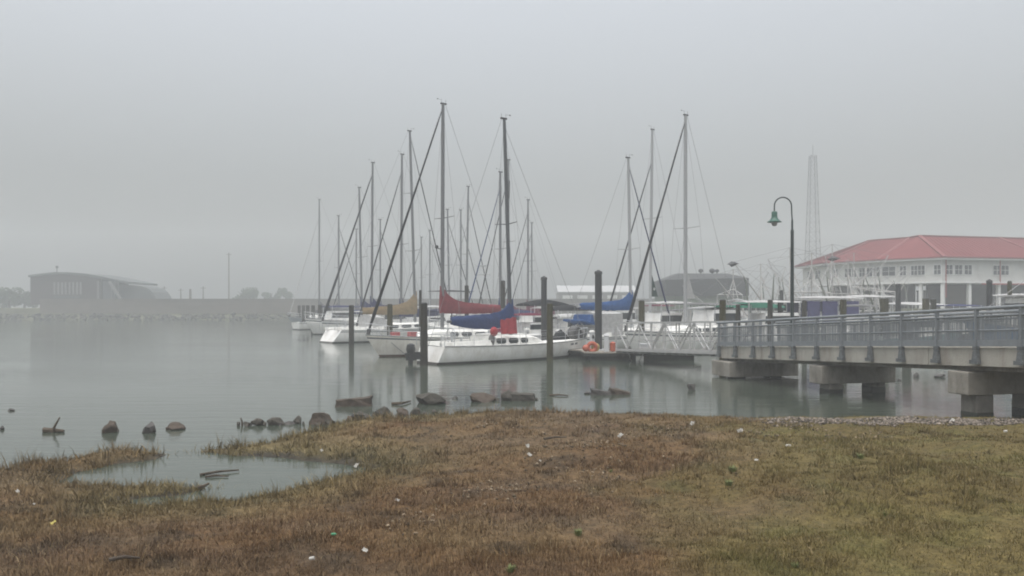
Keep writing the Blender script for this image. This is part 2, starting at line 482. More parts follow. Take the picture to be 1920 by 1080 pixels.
# ---- grass blades
rng = np.random.default_rng(11)
def grass(name, n, dmin, dmax, pw, hfun, keep):
    e = 1 - pw
    nt_ = n // 26
    u = rng.random(nt_)
    d0 = (dmin ** e + u * (dmax ** e - dmin ** e)) ** (1 / e)
    x0 = (rng.random(nt_) * 2 - 1) * 0.78 * d0
    rep = rng.integers(6, 30, nt_)                       # tufts
    tid = np.repeat(np.arange(nt_), rep)
    sg = np.repeat(0.03 + 0.06 * rng.random(nt_), rep) * np.maximum(1, d0[tid] / 12)
    ox, oy = rng.normal(0, 1, len(tid)) * sg, rng.normal(0, 1, len(tid)) * sg
    nu = n - len(tid)
    u = rng.random(nu)
    d1 = (dmin ** e + u * (dmax ** e - dmin ** e)) ** (1 / e)
    x1 = (rng.random(nu) * 2 - 1) * 0.78 * d1
    x = np.concatenate([x0[tid] + ox, x1])
    d = np.concatenate([d0[tid] + oy, d1])
    th = np.concatenate([(0.5 + 0.95 * rng.random(nt_) ** 2.4)[tid], np.full(nu, 0.6)])
    tr = np.concatenate([rng.random(nt_)[tid] * 0.65 + rng.random(len(tid)) * 0.35, rng.random(nu) ** 1.4])
    td = np.concatenate([np.arctan2(oy, ox), rng.random(nu) * 6.283])
    tl = np.concatenate([np.full(len(tid), 0.95), np.full(nu, 1.5)])      # loose blades lie flatter
    s = sdist(x, d)
    k = keep(x, d, s)
    x, d, s, th, tr, td, tl = (q[k] for q in (x, d, s, th, tr, td, tl))
    n = len(x)
    z = ground_z(x, d) - 0.01
    h = hfun(x, d, s) * th * (0.45 + 0.9 * rng.random(n))
    wd = 0.0034 * np.maximum(1, d / 7.0) * (0.7 + 0.6 * rng.random(n))
    a = rng.random(n) * 2 * math.pi
    lean = np.abs(rng.normal(0.75, 0.45, n)) * (0.45 + 1.0 * vnoise(x * 0.9, d * 0.9, 77)) * tl
    la = td + rng.normal(0, 0.8, n)
    ca, sa = np.cos(a), np.sin(a)
    lx, ly = np.cos(la), np.sin(la)
    base = np.stack([x, d, z], -1)
    side = np.stack([ca, sa, np.zeros(n)], -1) * wd[:, None]
    l1, l2 = np.minimum(lean * 0.7, 1.4), np.minimum(lean * 1.35, 1.85)
    mid = base + np.stack([lx * np.sin(l1), ly * np.sin(l1), np.cos(l1)], -1) * (h * 0.55)[:, None]
    tip = mid + np.stack([lx * np.sin(l2), ly * np.sin(l2), np.cos(l2)], -1) * (h * 0.5)[:, None]
    V = np.stack([base - side, base + side, mid + side * 0.75, mid - side * 0.75, tip], 1).reshape(-1, 3)
    o = np.arange(n)[:, None] * 5
    loops = np.concatenate([o + np.array([[0, 1, 2, 3]]), o + np.array([[3, 2, 4]])], 1).ravel()
    st = (np.arange(n)[:, None] * 7 + np.array([[0, 4]])).ravel()
    me = bpy.data.meshes.new(name)
    me.vertices.add(len(V)); me.vertices.foreach_set('co', V.ravel())
    me.loops.add(len(loops)); me.loops.foreach_set('vertex_index', loops)
    me.polygons.add(len(st)); me.polygons.foreach_set('loop_start', st)
    me.update(calc_edges=True)
    c = tint(x, d, tr)
    hi = rng.random(n) < 0.05
    c[hi] = c[hi] * 0.4 + np.array([0.36, 0.28, 0.16]) * 0.6
    C = np.concatenate([np.repeat(c, 5, 0), np.ones((n * 5, 1))], 1)
    at = me.color_attributes.new('tint', 'FLOAT_COLOR', 'POINT')
    at.data.foreach_set('color', C.ravel())
    me.materials.append(M['blade'])
    ob = bpy.data.objects.new(name, me)
    COL.objects.link(ob)
    return tag(ob, kind='stuff')
M['blade'] = mat('grass blade', (1, 1, 1), 0.8, var=0.1, scale=3, attr='tint', spec=0.15)
def gh(x, d, s):
    tall = np.clip(1 - s / 1.6, 0, 1) * (x < 2.5)
    return (1 - 0.3 * greenness(x, d)) * 0.05 + 0.075 * vnoise(x * 0.7, d * 0.7, 61) * vnoise(x * 2.3, d * 2.3, 62) * 2 + 0.13 * tall * (0.4 + vnoise(x * 1.9, d * 1.9, 63))
def gkeep(x, d, s):
    r = rng.random(len(x))
    patch = vnoise(x * 1.1, d * 1.1, 66) * 0.7 + vnoise(x * 3.5, d * 3.5, 67) * 0.3
    ok = (s > 0.02) & (r < 0.45 + 0.75 * patch)
    gravel = (x > 6.0) & (s > 1.1 * vnoise(x, d, 12) + 0.3) & (s < 3.1 + 0.7 * vnoise(x * 1.5, d * 1.5, 8))
    ok &= ~(gravel & (r > 0.08))
    ok &= ~((x > 6.0) & (s < 1.3) & (r > 0.5))
    wet = (s <= 0.02) & (s > -0.35) & (x < 2) & (r < 0.10 * vnoise(x * 1.4, d * 1.4, 90))
    pool = (s <= 0) & (s > -1.6) & (x < -3) & (d < 16.3) & (r < 0.12 * (vnoise(x * 1.3, d * 2.4, 91) > 0.6))
    return ok | wet | pool
tag(grass('grass', 620000, 4.3, 27, 1.35, gh, gkeep), label='dead brown and olive grass covering the near bank')

# ---- gravel along the right shore
def pebbles(name, n, xr, fn, size, m, label):
    oct_v = np.array([(1, 0, 0), (-1, 0, 0), (0, 1, 0), (0, -1, 0), (0, 0, 1), (0, 0, -1)], float)
    oct_f = np.array([(0, 2, 4), (2, 1, 4), (1, 3, 4), (3, 0, 4), (2, 0, 5), (1, 2, 5), (3, 1, 5), (0, 3, 5)])
    x, y, z = fn(n)
    n = len(x)
    sc = size * (0.4 + 1.3 * rng.random((n, 1, 1)) ** 2)
    V = oct_v[None] * sc * (0.6 + 0.8 * rng.random((n, 6, 3)))
    a = rng.random(n) * 6.28
    ca, sa = np.cos(a)[:, None], np.sin(a)[:, None]
    V = np.stack([V[..., 0] * ca - V[..., 1] * sa, V[..., 0] * sa + V[..., 1] * ca, V[..., 2] * 0.7], -1)
    V += np.stack([x, y, z], -1)[:, None]
    L = (oct_f[None] + (np.arange(n) * 6)[:, None, None]).reshape(-1)
    me = bpy.data.meshes.new(name)
    me.vertices.add(n * 6); me.vertices.foreach_set('co', V.ravel())
    me.loops.add(len(L)); me.loops.foreach_set('vertex_index', L)
    me.polygons.add(n * 8); me.polygons.foreach_set('loop_start', np.arange(0, n * 24, 3))
    me.update(calc_edges=True)
    c = np.repeat(((np.array([0.24, 0.19, 0.13]) if size < 0.03 else np.array([0.2, 0.17, 0.14]) if size < 0.2 else np.array([0.07, 0.067, 0.058])) * (0.2 + 1.2 * rng.random((n, 1)) ** 1.5)), 6, 0)
    at = me.color_attributes.new('tint', 'FLOAT_COLOR', 'POINT')
    at.data.foreach_set('color', np.concatenate([c, np.ones((n * 6, 1))], 1).ravel())
    me.materials.append(m)
    o = bpy.data.objects.new(name, me)
    COL.objects.link(o)
    return tag(o, label, kind='stuff')
M['peb'] = mat('pebble', (1, 1, 1), 0.9, var=0.2, scale=5, attr='tint')
def gravel_fn(n):
    x = 5.5 + rng.random(n) * 22
    y = 14 + rng.random(n) * 10
    s = sdist(x, y)
    k = (s > 0.6 + 0.8 * vnoise(x, y, 14)) & (s < 3.4 + 0.5 * vnoise(x, y, 4)) & (rng.random(n) < np.clip((x - 5.5) / 2.5, 0, 1))
    x, y = x[k], y[k]
    return x, y, ground_z(x, y) + 0.01
pebbles('gravel', 90000, None, gravel_fn, 0.035, M['peb'], 'grey shell gravel along the shore under the pier')

def wrack_fn(n):
    x = -1.5 + rng.random(n) * 9.5
    y = 9 + rng.random(n) * 13
    s = sdist(x, y)
    line = 4.2 + 1.6 * (vnoise(x * 0.6, y * 0 + 3, 33) - 0.5) + 0.5 * rng.normal(0, 1, n)
    k = (np.abs(s - line) < 0.45) & (rng.random(n) < vnoise(x * 1.6, y * 1.6, 35) ** 2 * 1.6)
    x, y = x[k], y[k]
    return x, y, ground_z(x, y) + 0.035
pebbles('wrack_line', 20000, None, wrack_fn, 0.02, M['peb'], 'pale broken reed and shell debris left in a line across the grass')

# ------------------------------------------------------------------ water
def water_mat():
    m = bpy.data.materials.new('harbour water')
    m.use_nodes = True
    t = m.node_tree
    b = t.nodes['Principled BSDF']
    b.inputs['Base Color'].default_value = (0.052, 0.064, 0.05, 1)
    b.inputs['Roughness'].default_value = 0.07
    b.inputs['IOR'].default_value = 1.33
    tc = t.nodes.new('ShaderNodeTexCoord')
    def wave(sx, sy, det, rot=0):
        mp = t.nodes.new('ShaderNodeMapping')
        mp.inputs['Scale'].default_value = (sx, sy, 1)
        mp.inputs['Rotation'].default_value = (0, 0, rot)
        n = t.nodes.new('ShaderNodeTexNoise')
        n.inputs['Scale'].default_value = 1
        n.inputs['Detail'].default_value = det
        t.links.new(tc.outputs['Object'], mp.inputs['Vector'])
        t.links.new(mp.outputs[0], n.inputs['Vector'])
        return n.outputs['Fac']
    a = wave(0.5, 2.2, 3, R(6))
    c = wave(2.6, 9.0, 4, R(-8))
    g = wave(0.03, 0.11, 2)           # breezy patches
    mr = t.nodes.new('ShaderNodeMapRange')
    mr.inputs['From Min'].default_value = 0.35; mr.inputs['From Max'].default_value = 0.68
    mr.inputs['To Min'].default_value = 0.25; mr.inputs['To Max'].default_value = 1.0
    t.links.new(g, mr.inputs['Value'])
    ad = t.nodes.new('ShaderNodeMath'); ad.operation = 'MULTIPLY_ADD'
    t.links.new(c, ad.inputs[0]); ad.inputs[1].default_value = 0.35; t.links.new(a, ad.inputs[2])
    ml = t.nodes.new('ShaderNodeMath'); ml.operation = 'MULTIPLY'
    t.links.new(ad.outputs[0], ml.inputs[0]); t.links.new(mr.outputs[0], ml.inputs[1])
    bp = t.nodes.new('ShaderNodeBump')
    bp.inputs['Strength'].default_value = 0.38
    bp.inputs['Distance'].default_value = 0.05
    t.links.new(ml.outputs[0], bp.inputs['Height'])
    t.links.new(bp.outputs[0], b.inputs['Normal'])
    return m
M['water'] = water_mat()
wx = np.array([-420.0, 420.0]); wy = np.array([-30.0, 420.0])
WX, WY = np.meshgrid(wx, wy)
tag(grid_mesh('water', WX, WY, np.zeros_like(WX), M['water'], smooth=False), kind='structure')

# ------------------------------------------------------------------ far shore
M['land'] = mat('far ground', (0.11, 0.11, 0.07), 0.95, var=0.4, scale=0.2)
lb = MB()
lb.add([(-419, 185, 2.6), (34, 185, 2.6), (34, 419, 2.6), (-419, 419, 2.6), (-419, 180.6, -1.4), (34, 180.6, -1.4), (-419, 184.6, 1.1), (34, 184.6, 1.1)],
       [(0, 1, 2, 3), (4, 5, 7, 6), (6, 7, 1, 0)])
lb.add([(38, 104, 2.75), (419, 104, 2.75), (419, 419, 2.75), (38, 419, 2.75), (38, 103, -1.4), (419, 103, -1.4), (37, 419, -1.4)],
       [(0, 1, 2, 3), (4, 5, 1, 0), (6, 4, 0, 3)])
tag(lb.build('far_shore', M['land']), kind='structure')
def riprap_fn(n):
    x = -260 + rng.random(n) * 290
    t = rng.random(n)
    y = 180.2 + t * 3.6
    return x, y, 0.0 + t * 1.15 + rng.random(n) * 0.2
pebbles('riprap', 2600, None, riprap_fn, 0.38, M['peb'], 'grey riprap stones along the foot of the flood wall')

fw = thing('flood_wall', 'long low brown concrete flood wall across the far shore', 'wall', (-34.5, 185, 2.4))
m = MB()
m.box((0, 0, 0.45), (149, 0.6, 3.7))
m.build('wall_panel', M['flood'], fw)
m = MB()
m.box((0, 0, 2.36), (149.3, 0.85, 0.12))
m.build('coping', M['flood'], fw)
m = MB()
for i in range(15):
    m.box((-73 + i * 10.4, -0.32, 0.46), (0.35, 0.1, 3.6))
m.build('buttress', M['flood'], fw)

# ------------------------------------------------------------------ the concrete pier on the right
# left edge X = 12.1 - 0.25 (Y - 21.7); it slopes down towards the gangway
PD = Vector((-0.25, 1, 0)).normalized()      # along the pier, out over the water
PN = Vector((PD.y, -PD.x, 0))                # across it, to the right
PW = 2.75
def pier_pt(y, off=0.0, z=0.0):
    """point beside the pier's left edge at the depth y, off metres to the right of it, z above the fascia top"""
    p = Vector((12.1 - 0.25 * (y - 21.7), y, 0)) + PN * off
    p.z = 1.98 - 0.0483 * (y - 19.9) + z
    return p
PY0, PY1 = 9.0, 34.6
pier = thing('pier', 'concrete pier with blue grey metal railings running out from the grassy bank on the right', 'pier', pier_pt(21.7, 1.4, 0))
bx = pier.location
def Lp(p):
    return Vector(p) - bx
def strip(mb, ya, yb, o0, o1, z0, z1, k=0):
    q = []
    for y in (ya, yb):
        q.append([Lp(pier_pt(y, o, z)) for o, z in ((o0, z0), (o1, z0), (o1, z1), (o0, z1))])
    mb.loft(q, k)
m = MB(); strip(m, PY0, PY1 - 0.05, 0.2, PW - 0.2, -0.32, -0.12); m.build('deck', M['conc'], pier)
segs = [PY0, 14.0, 18.5, 22.75, 27.6, 31.2, PY1]
for off in (0.0, PW - 0.2):
    for a, b in zip(segs[:-1], segs[1:]):
        m = MB(); strip(m, a + 0.012, b - 0.012, off, off + 0.2, -0.5, 0.0)
        m.build('fascia_beam', M['conc'], pier, bevel=0.015)
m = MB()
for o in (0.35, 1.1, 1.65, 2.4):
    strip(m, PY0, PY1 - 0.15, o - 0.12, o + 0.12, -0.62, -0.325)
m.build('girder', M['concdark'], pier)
def bent(y, ztop, zbot, depth, piles=True, out=0.12):
    c = pier_pt(y, PW / 2)
    c.z = 0
    ang = math.atan2(PN.y, PN.x)
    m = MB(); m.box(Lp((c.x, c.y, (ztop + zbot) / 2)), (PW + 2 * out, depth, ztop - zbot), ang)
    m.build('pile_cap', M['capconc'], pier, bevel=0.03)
    if piles:
        for o in (0.52, PW - 0.52):
            p = pier_pt(y, o)
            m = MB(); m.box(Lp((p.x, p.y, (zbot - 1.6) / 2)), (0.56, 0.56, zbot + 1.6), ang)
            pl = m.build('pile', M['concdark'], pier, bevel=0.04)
            m = MB(); m.box(Lp((p.x, p.y, 0.0)), (0.575, 0.575, 0.36 + 0.1 * (o > 1)), ang)
            m.build('tide_band', M['slime'], pl, bevel=0.04)
for y, d in ((14.2, 0.7), (21.6, 0.7), (27.7, 0.7)):
    zt = pier_pt(y).z - 0.64
    bent(y, zt, zt - 0.62, d)
zt = pier_pt(34.0).z - 0.52
bent(33.9, zt - 0.08, 0.07, 1.5, True, 0.25)
posts = []
y = 10.4
while y < 34.6:
    posts.append(y); y += 1.33
posts[-1] = min(posts[-1], 34.5)
posts.append(33.95) if posts[-1] < 34 else None
for side, off, sg in (('l', -0.06, -1), ('r', PW + 0.06, 1)):
    for y in posts:
        m = MB()
        m.bar(Lp(pier_pt(y, off, -0.28)), Lp(pier_pt(y, off, 1.0)), 0.085, 0.085)
        po = m.build('railing_post', M['rail'], pier)
        m = MB()
        a = pier_pt(y, off + sg * 0.015, -0.22)
        ang = math.atan2(PN.y, PN.x)
        m.box(Lp(a + Vector((0, 0, -0.03))), (0.13, 0.2, 0.34), ang, top=(0.75, 0.55))
        m.box(Lp(a + Vector((0, 0, 0.2))) + PN * 0.0, (0.11, 0.13, 0.1), ang)
        m.box(Lp(a + Vector((0, 0, -0.16))) + PN * sg * 0.045, (0.08, 0.28, 0.1), ang)
        m.build('bracket', M['bracket'], po)
    m = MB()
    ys = [PY0 + 0.3, PY1 - 0.08]
    m.tube([Lp(pier_pt(q, off, 1.02)) for q in ys], 0.048, 10)
    m.build('top_rail', M['rail'], pier, smooth=True)
    m = MB(); m.tube([Lp(pier_pt(q, off, 0.82)) for q in ys], 0.034, 8)
    m.build('second_rail', M['rail'], pier, smooth=True)
    m = MB(); m.tube([Lp(pier_pt(q, off, 0.45)) for q in ys], 0.02, 8)
    m.build('middle_rail', M['rail'], pier, smooth=True)
    m = MB(); strip(m, ys[0], ys[1], off - 0.02, off + 0.02, 0.03, 0.2)
    m.build('kick_plate', M['rail'], pier)
    # vertical bars of each bay are one infill panel
    pp = [PY0 + 0.3] + posts
    for a, b in zip(pp[:-1], pp[1:]):
        if b - a < 0.3:
            continue
        m = MB()
        n = int((b - a) / 0.032)
        for i in range(1, n):
            q = a + (b - a) * (i + random.uniform(-0.42, 0.42)) / n
            m.bar(Lp(pier_pt(q, off, 0.19)), Lp(pier_pt(q, off, 0.82)), 0.011, 0.011)
        m.build('infill_panel', M['rail'], pier)
# end posts framing the gangway
for off in (0.28, 0.75, PW - 0.75):
    m = MB(); m.bar(Lp(pier_pt(34.45, off, -0.45)), Lp(pier_pt(34.45, off, 1.12)), 0.1, 0.1)
    m.build('end_post', M['rail'], pier)

# ---- lamp at the end of the pier
lp = pier_pt(33.7, PW - 0.12)
lamp = thing('street_lamp', 'tall dark green swan neck lamp with a bell shade at the pier end', 'lamp', (11.82, 33.75, pier_pt(33.75).z - 0.1))
zt = zat(370, 33.75) - lamp.location.z
rr = 0.36
m = MB()
m.lathe([(0.16, 0), (0.16, 0.12), (0.1, 0.2), (0.085, 0.3), (0.075, 2.0), (0.066, zt - rr - 1.15), (0.07, zt - rr - 1.13), (0.07, zt - rr - 1.05), (0.045, zt - rr - 1.0), (0.042, zt - rr - 0.6)], n=14)
m.build('pole', M['lamppole'], lamp, smooth=True)
m = MB()
pts = [(-0.18 * 0, 0, zt - rr - 0.62), (-0.02, 0, zt - rr - 0.3)]
for i in range(0, 13):
    a = math.pi * i / 12
    pts.append((-0.03 - rr + rr * math.cos(a), 0, zt - rr + rr * math.sin(a)))
pts.append((-0.03 - 2 * rr, 0, zt - rr - 0.3))
m.tube(pts, 0.03, 10)
m.build('swan_neck', M['lamppole'], lamp, smooth=True)
hx, hz = -0.03 - 2 * rr, zt - rr - 0.24
m = MB()
m.lathe([(0.02, hz + 0.02), (0.1, hz), (0.12, hz - 0.03), (0.12, hz - 0.2), (0.13, hz - 0.26), (0.17, hz - 0.33), (0.26, hz - 0.41), (0.3, hz - 0.43), (0.3, hz - 0.45), (0.24, hz - 0.43), (0.1, hz - 0.3)], (hx, 0, 0), 20)
m.build('lamp_shade', M['lampgreen'], lamp, smooth=True)
m = MB(); m.lathe([(0.02, hz - 0.62), (0.09, hz - 0.6), (0.12, hz - 0.5), (0.12, hz - 0.41), (0.02, hz - 0.4)], (hx, 0, 0), 14)
m.build('globe', M['glassglobe'], lamp, smooth=True)

# ------------------------------------------------------------------ gangway and floating dock
ga, gb = Vector((9.35, 34.75, 0.98)), Vector((5.75, 44.2, 0.62))
gv = (gb - ga); gl = gv.length; gt = gv.normalized()
gn = Vector((gt.y, -gt.x, 0)).normalized()
gw = thing('gangway', 'pale aluminium truss gangway sloping from the pier down to the floating dock', 'gangway', ga)
NB = 8
for off in (0.0, 1.45):
    m = MB()
    f = lambda s, z: gt * (gl * s) + gn * off + Vector((0, 0, z))
    m.bar(f(0, 0), f(1, 0), 0.09, 0.14)
    m.bar(f(0, 1.36), f(1, 1.48), 0.085, 0.09)
    for i in range(NB + 1):
        s = i / NB
        m.bar(f(s, 0), f(s, 1.36 + 0.12 * s), 0.065)
    for i in range(NB):
        s0, s1 = i / NB, (i + 1) / NB
        m.bar(f(s0 if i % 2 else s1, 0.03), f(s1 if i % 2 else s0, 1.36), 0.055)
    m.build('side_truss', M['gang'], gw)
    for zz in (0.5, 0.95):
        m = MB(); m.bar(f(0, zz), f(1, zz * 1.04), 0.03)
        m.build('handrail', M['gang'], gw)
m = MB()
m.loft([[gt * (gl * s) + gn * o + Vector((0, 0, z)) for o, z in ((0.05, -0.06), (1.4, -0.06), (1.4, 0.0), (0.05, 0.0))] for s in (0, 1)])
m.build('walkway', M['plank'], gw)
m = MB()
for i in range(0, 17):
    s = i / 16
    m.bar(gt * (gl * s) + Vector((0, 0, -0.12)), gt * (gl * s) + gn * 1.45 + Vector((0, 0, -0.12)), 0.06, 0.1)
m.build('cross_beam', M['gang'], gw)

DN = Vector((-0.64, 0.768, 0))      # the main dock runs back this way
dock = thing('floating_dock', 'low floating dock on dark floats reached by the gangway', 'dock', (5.5, 46, 0))
def dockseg(x0, y0, x1, y1, w):
    a, b = Vector((x0, y0, 0)), Vector((x1, y1, 0))
    c = (a + b) / 2 - Vector((5.5, 46, 0))
    L_ = (b - a).length
    ang = math.atan2((b - a).y, (b - a).x)
    m = MB(); m.box(c + Vector((0, 0, 0.43)), (L_, w, 0.06), ang); m.build('deck', M['plank'], dock)
    m = MB(); m.box(c + Vector((0, 0, 0.33)), (L_ + 0.05, w + 0.06, 0.14), ang); m.build('edge_beam', M['float'], dock)
    m = MB()
    n = max(2, int(L_ / 2.6))
    d_ = (b - a).normalized()
    for i in range(n):
        m.box(c + d_ * (L_ * ((i + 0.5) / n - 0.5)) + Vector((0, 0, 0.02)), (L_ / n * 0.78, w * 0.86, 0.48), ang)
    m.build('float', M['float'], dock)
dockseg(4.0, 45.4, 10.5, 45.4, 2.0)
dockseg(5.3, 46.6, 5.3 - 0.64 * 14, 46.6 + 0.768 * 14, 2.0)
for k, (s, sd, ln) in enumerate(((9, 1, 8), (13.5, 1, 8))):
    c = Vector((5.3, 46.6, 0)) + DN * s
    f_ = Vector((0.768, 0.64, 0)) * sd
    e = c + f_ * (1.05 + ln); c = c + f_ * 1.05
    dockseg(c.x, c.y, e.x, e.y, 0.9)

# V of mooring rope and life rings at the dock end
def add_simple(name, label, cat, mb, m_, loc, smooth=True, group=None, rz=0):
    o = mb.build(name, m_, None, smooth=smooth)
    o.location = loc
    o.rotation_euler = (0, 0, rz)
    return tag(o, label, cat, group)
t = thing('mooring_float', 'fat orange and yellow mooring float on the dock beside the sailboat bow', 'float', P(1110, 45.2, 0.46))
m = MB(); m.torus((0, 0, 0.26), 0.22, 0.11, 'Y', 20); m.build('ring', M['orange'], t, smooth=True)
m = MB(); m.torus((0.2, 0.1, 0.24), 0.16, 0.09, 'Y', 20); m.build('inner_ring', M['yellow'], t, smooth=True)
m = MB(); m.ball((-0.35, 0.0, 0.2), 0.2, 12); add_simple('mooring_buoy', 'red orange ball buoy lying at the left end of the floating dock', 'buoy', m, M['orange'], P(1110, 45.2, 0.46))
m = MB(); m.tube([(0, 0, 0.0), (0, 0, 0.05), (0, 0, 0.5), (0, 0, 0.58)], [0.02, 0.17, 0.17, 0.03], 14)
add_simple('fender', 'small orange fender standing at the foot of the gangway', 'fender', m, M['orange'], P(1149, 45.0, 0.46))
t = thing('dock_pedestal', 'white power pedestal on the dock just right of the tall black pile', 'pedestal', P(1137, 45.0, 0.46))
m = MB(); m.box((0, 0, 0.45), (0.26, 0.22, 0.9)); m.build('cabinet', M['aluwhite'], t, bevel=0.02)
m = MB(); m.box((0, 0, 0.96), (0.32, 0.28, 0.12), top=(0.6, 0.6)); m.build('cap', M['aluwhite'], t)
m = MB(); m.tube([(-0.32, 0, 0.0), (-0.25, 0, -0.3), (-0.05, 0, -0.62), (0.25, 0, -0.4), (0.5, 0, 0.0)], 0.03, 6)
add_simple('mooring_rope', 'pale rope drooping in a V from the dock edge under the gangway', 'rope', m, M['cv_white'], P(1190, 44.3, 0.42))
t = thing('dock_bench', 'low pale bracket box on the dock edge under the gangway', 'dock box', P(1214, 45.2, 0.46))
m = MB(); m.box((0, 0, 0.2), (0.9, 0.45, 0.4)); m.build('box', M['aluwhite'], t, bevel=0.02)
m = MB(); m.box((0, 0, 0.43), (0.96, 0.5, 0.06)); m.build('lid', M['aluwhite'], t, bevel=0.02)
t['label'] = 'white dock box on the floating dock seen through the gangway truss'
t.name = 'dock_box'

for k, (s, lab) in enumerate(((1.6, 'white power pedestal just left of the tallest black pile'), (4.6, 'white power pedestal behind the bow of the nearest sailboat'), (7.6, 'white power pedestal behind the coachroof of the nearest sailboat'), (10.6, 'white power pedestal farthest along the floating dock'))):
    p = Vector((5.3, 46.6, 0.46)) + DN * s + Vector((0.55, 0.46, 0))
    r_ = thing('dock_pedestal', lab, 'pedestal', p, 0.6, 'power pedestals on the dock')
    m = MB(); m.box((0, 0, 0.5), (0.24, 0.2, 1.0)); m.build('cabinet', M['aluwhite'], r_, bevel=0.02)
    m = MB(); m.box((0, 0, 1.06), (0.3, 0.26, 0.12), top=(0.6, 0.6)); m.build('cap', M['trimwhite'], r_)
    m = MB(); m.box((0, -0.11, 0.72), (0.16, 0.04, 0.2)); m.build('socket_panel', M['rigdark'], r_)
for k, (s, lab, mt) in enumerate(((3.1, 'dark covered bundle on the dock behind the nearest sailboat bow', 'cv_black'), (5.9, 'white dock box on the dock behind the nearest sailboat', 'aluwhite'), (9.0, 'maroon covered bundle standing on the dock right of the dark mast', 'cv_maroon'))):
    p = Vector((5.3, 46.6, 0.46)) + DN * s + Vector((-0.3, -0.25, 0))
    if mt == 'aluwhite':
        r_ = thing('dock_box', lab, 'dock box', p, 0.7)
        m = MB(); m.box((0, 0, 0.35), (1.2, 0.6, 0.7)); m.build('box', M[mt], r_, bevel=0.03)
        m = MB(); m.box((0, 0, 0.76), (1.26, 0.66, 0.12), top=(0.92, 0.8)); m.build('lid', M['trimwhite'], r_, bevel=0.02)
    else:
        m = MB(); m.loft([[(x, 0.32 * q, 0), (x, 0.28 * q, 0.8 * h), (x, 0.05, h * 1.1), (x, -0.26 * q, 0.85 * h), (x, -0.34 * q, 0)] for x, q, h in ((-0.7, 0.6, 0.5), (-0.45, 1, 0.9), (0.0, 1.1, 1.05), (0.4, 0.95, 0.8), (0.7, 0.5, 0.55))])
        o_ = m.build('covered_bundle', M[mt], None, smooth=True, angle=60); o_.location = p; o_.rotation_euler.z = 0.7
        tag(o_, lab, 'bundle')

# ------------------------------------------------------------------ pilings
def pile(px, top, d, w, label, m_='wood', cap=None, lean=(0, 0), name='mooring_pile', base=-1.5, group='mooring pilings of the marina'):
    zt = zat(top, d)
    r = w / F * d / 2
    o = thing(name, label, 'pile', P(px, d, 0), 0, group)
    random.seed(int(px * 7 + d))
    m = MB()
    n = 7
    pts = [(lean[0] * i / n, lean[1] * i / n, base + (zt - base) * i / n) for i in range(n + 1)]
    m.tube(pts, [r * (1.08 - 0.14 * i / n) * random.uniform(0.97, 1.03) for i in range(n + 1)], 12)
    m.build('shaft', M[m_], o, smooth=True)
    if cap:
        m = MB(); m.tube([(lean[0], lean[1], zt - 0.12), (lean[0], lean[1], zt + 0.02), (lean[0], lean[1], zt + 0.12)], [r * 1.1, r * 1.08, r * 0.25], 12)
        m.build('cap', M[cap], o, smooth=True)
    else:
        m = MB(); m.tube([(lean[0], lean[1], zt + 0.002), (lean[0], lean[1], zt + 0.05)], [r * 0.9, r * 0.6], 12)
        m.build('top', M['rigdark'], o, smooth=True)
    return o
p_ = pile(1122, 510, 46.3, 13.5, 'tallest black coated pile rising from the end of the floating dock', 'pilecoat', 'rigdark')
m = MB(); m.box((0, 0, 0.5), (1.05, 0.8, 0.1)); m.box((0, 0, 0.42), (0.7, 0.6, 0.1)); m.build('pile_collar', M['aluwhite'], p_)
pile(1020, 521, 51.5, 11, 'black coated pile standing behind the white sailboat with blue sail cover', 'pilecoat', 'rigdark')
pile(1031, 569, 44.0, 12, 'brown wooden pile in front of the bow of the nearest sailboat', 'woodgreen')
pile(795, 569, 41.0, 14, 'thick brown wooden pile by the outboard motor at the nearest stern', 'wood')
pile(659, 573, 59.5, 10, 'wooden pile in open water left of the cream sailboat bow', 'wood')
pile(731, 571, 56, 10.5, 'wooden pile beside the tan sail cover', 'woodgreen')
pile(788, 545, 59, 5, 'thin dark pile beside the tall end of the tan sail cover', 'wood')
pile(875, 536, 66, 8, 'dark pile rising behind the red sail cover', 'wood')
pile(943, 527, 64, 9, 'dark pile rising just left of the dark leaning mast', 'wood')
pile(933, 573, 58, 6, 'short stubby pile behind the red sail cover', 'wood')
pile(1203, 564, 55, 12, 'greenish wooden pile behind the left half of the gangway', 'woodgreen')
pile(1355, 563, 40, 13, 'mossy wooden pile just behind the end of the pier railing', 'woodgreen')
pile(1384, 572, 47, 9, 'slim wooden pile behind the pier railing at the left end of the dark green awning', 'wood')
pile(1444, 563, 52, 10, 'wooden pile behind the railing at the right end of the dark green awning', 'wood')
pile(1462, 563, 58, 8, 'thin wooden pile left of the lamp pole', 'wood')
pile(1465.5, 545, 68, 7, 'dark taller pile left of the lamp pole', 'pilecoat')
pile(1508, 564, 55, 9, 'wooden pile just right of the lamp pole', 'wood')
pile(1581, 562, 50, 12, 'stout mossy pile behind the middle of the railing', 'woodgreen')
pile(1658, 560, 56, 16, 'broad wooden pile below the wide window of the red roofed building', 'woodgreen')
pile(1684, 533, 60, 10, 'tall dark pile in front of the red roofed building', 'pilecoat')
pile(1736, 560, 58, 13, 'wooden pile below the pair of white building columns', 'woodgreen')
pile(1750, 561, 62, 11, 'wooden pile just left of the white corner column', 'wood')
pile(1855, 527, 52, 10, 'tall dark pile with a dark round cap near the right edge', 'pilecoat', 'rigdark')
pile(1893, 528, 56, 8, 'grey green pile nearest the right edge above the blue boat', 'woodgreen')
pile(1700, 590, 48, 16, 'low wooden pile seen through the railing bars', 'wood')
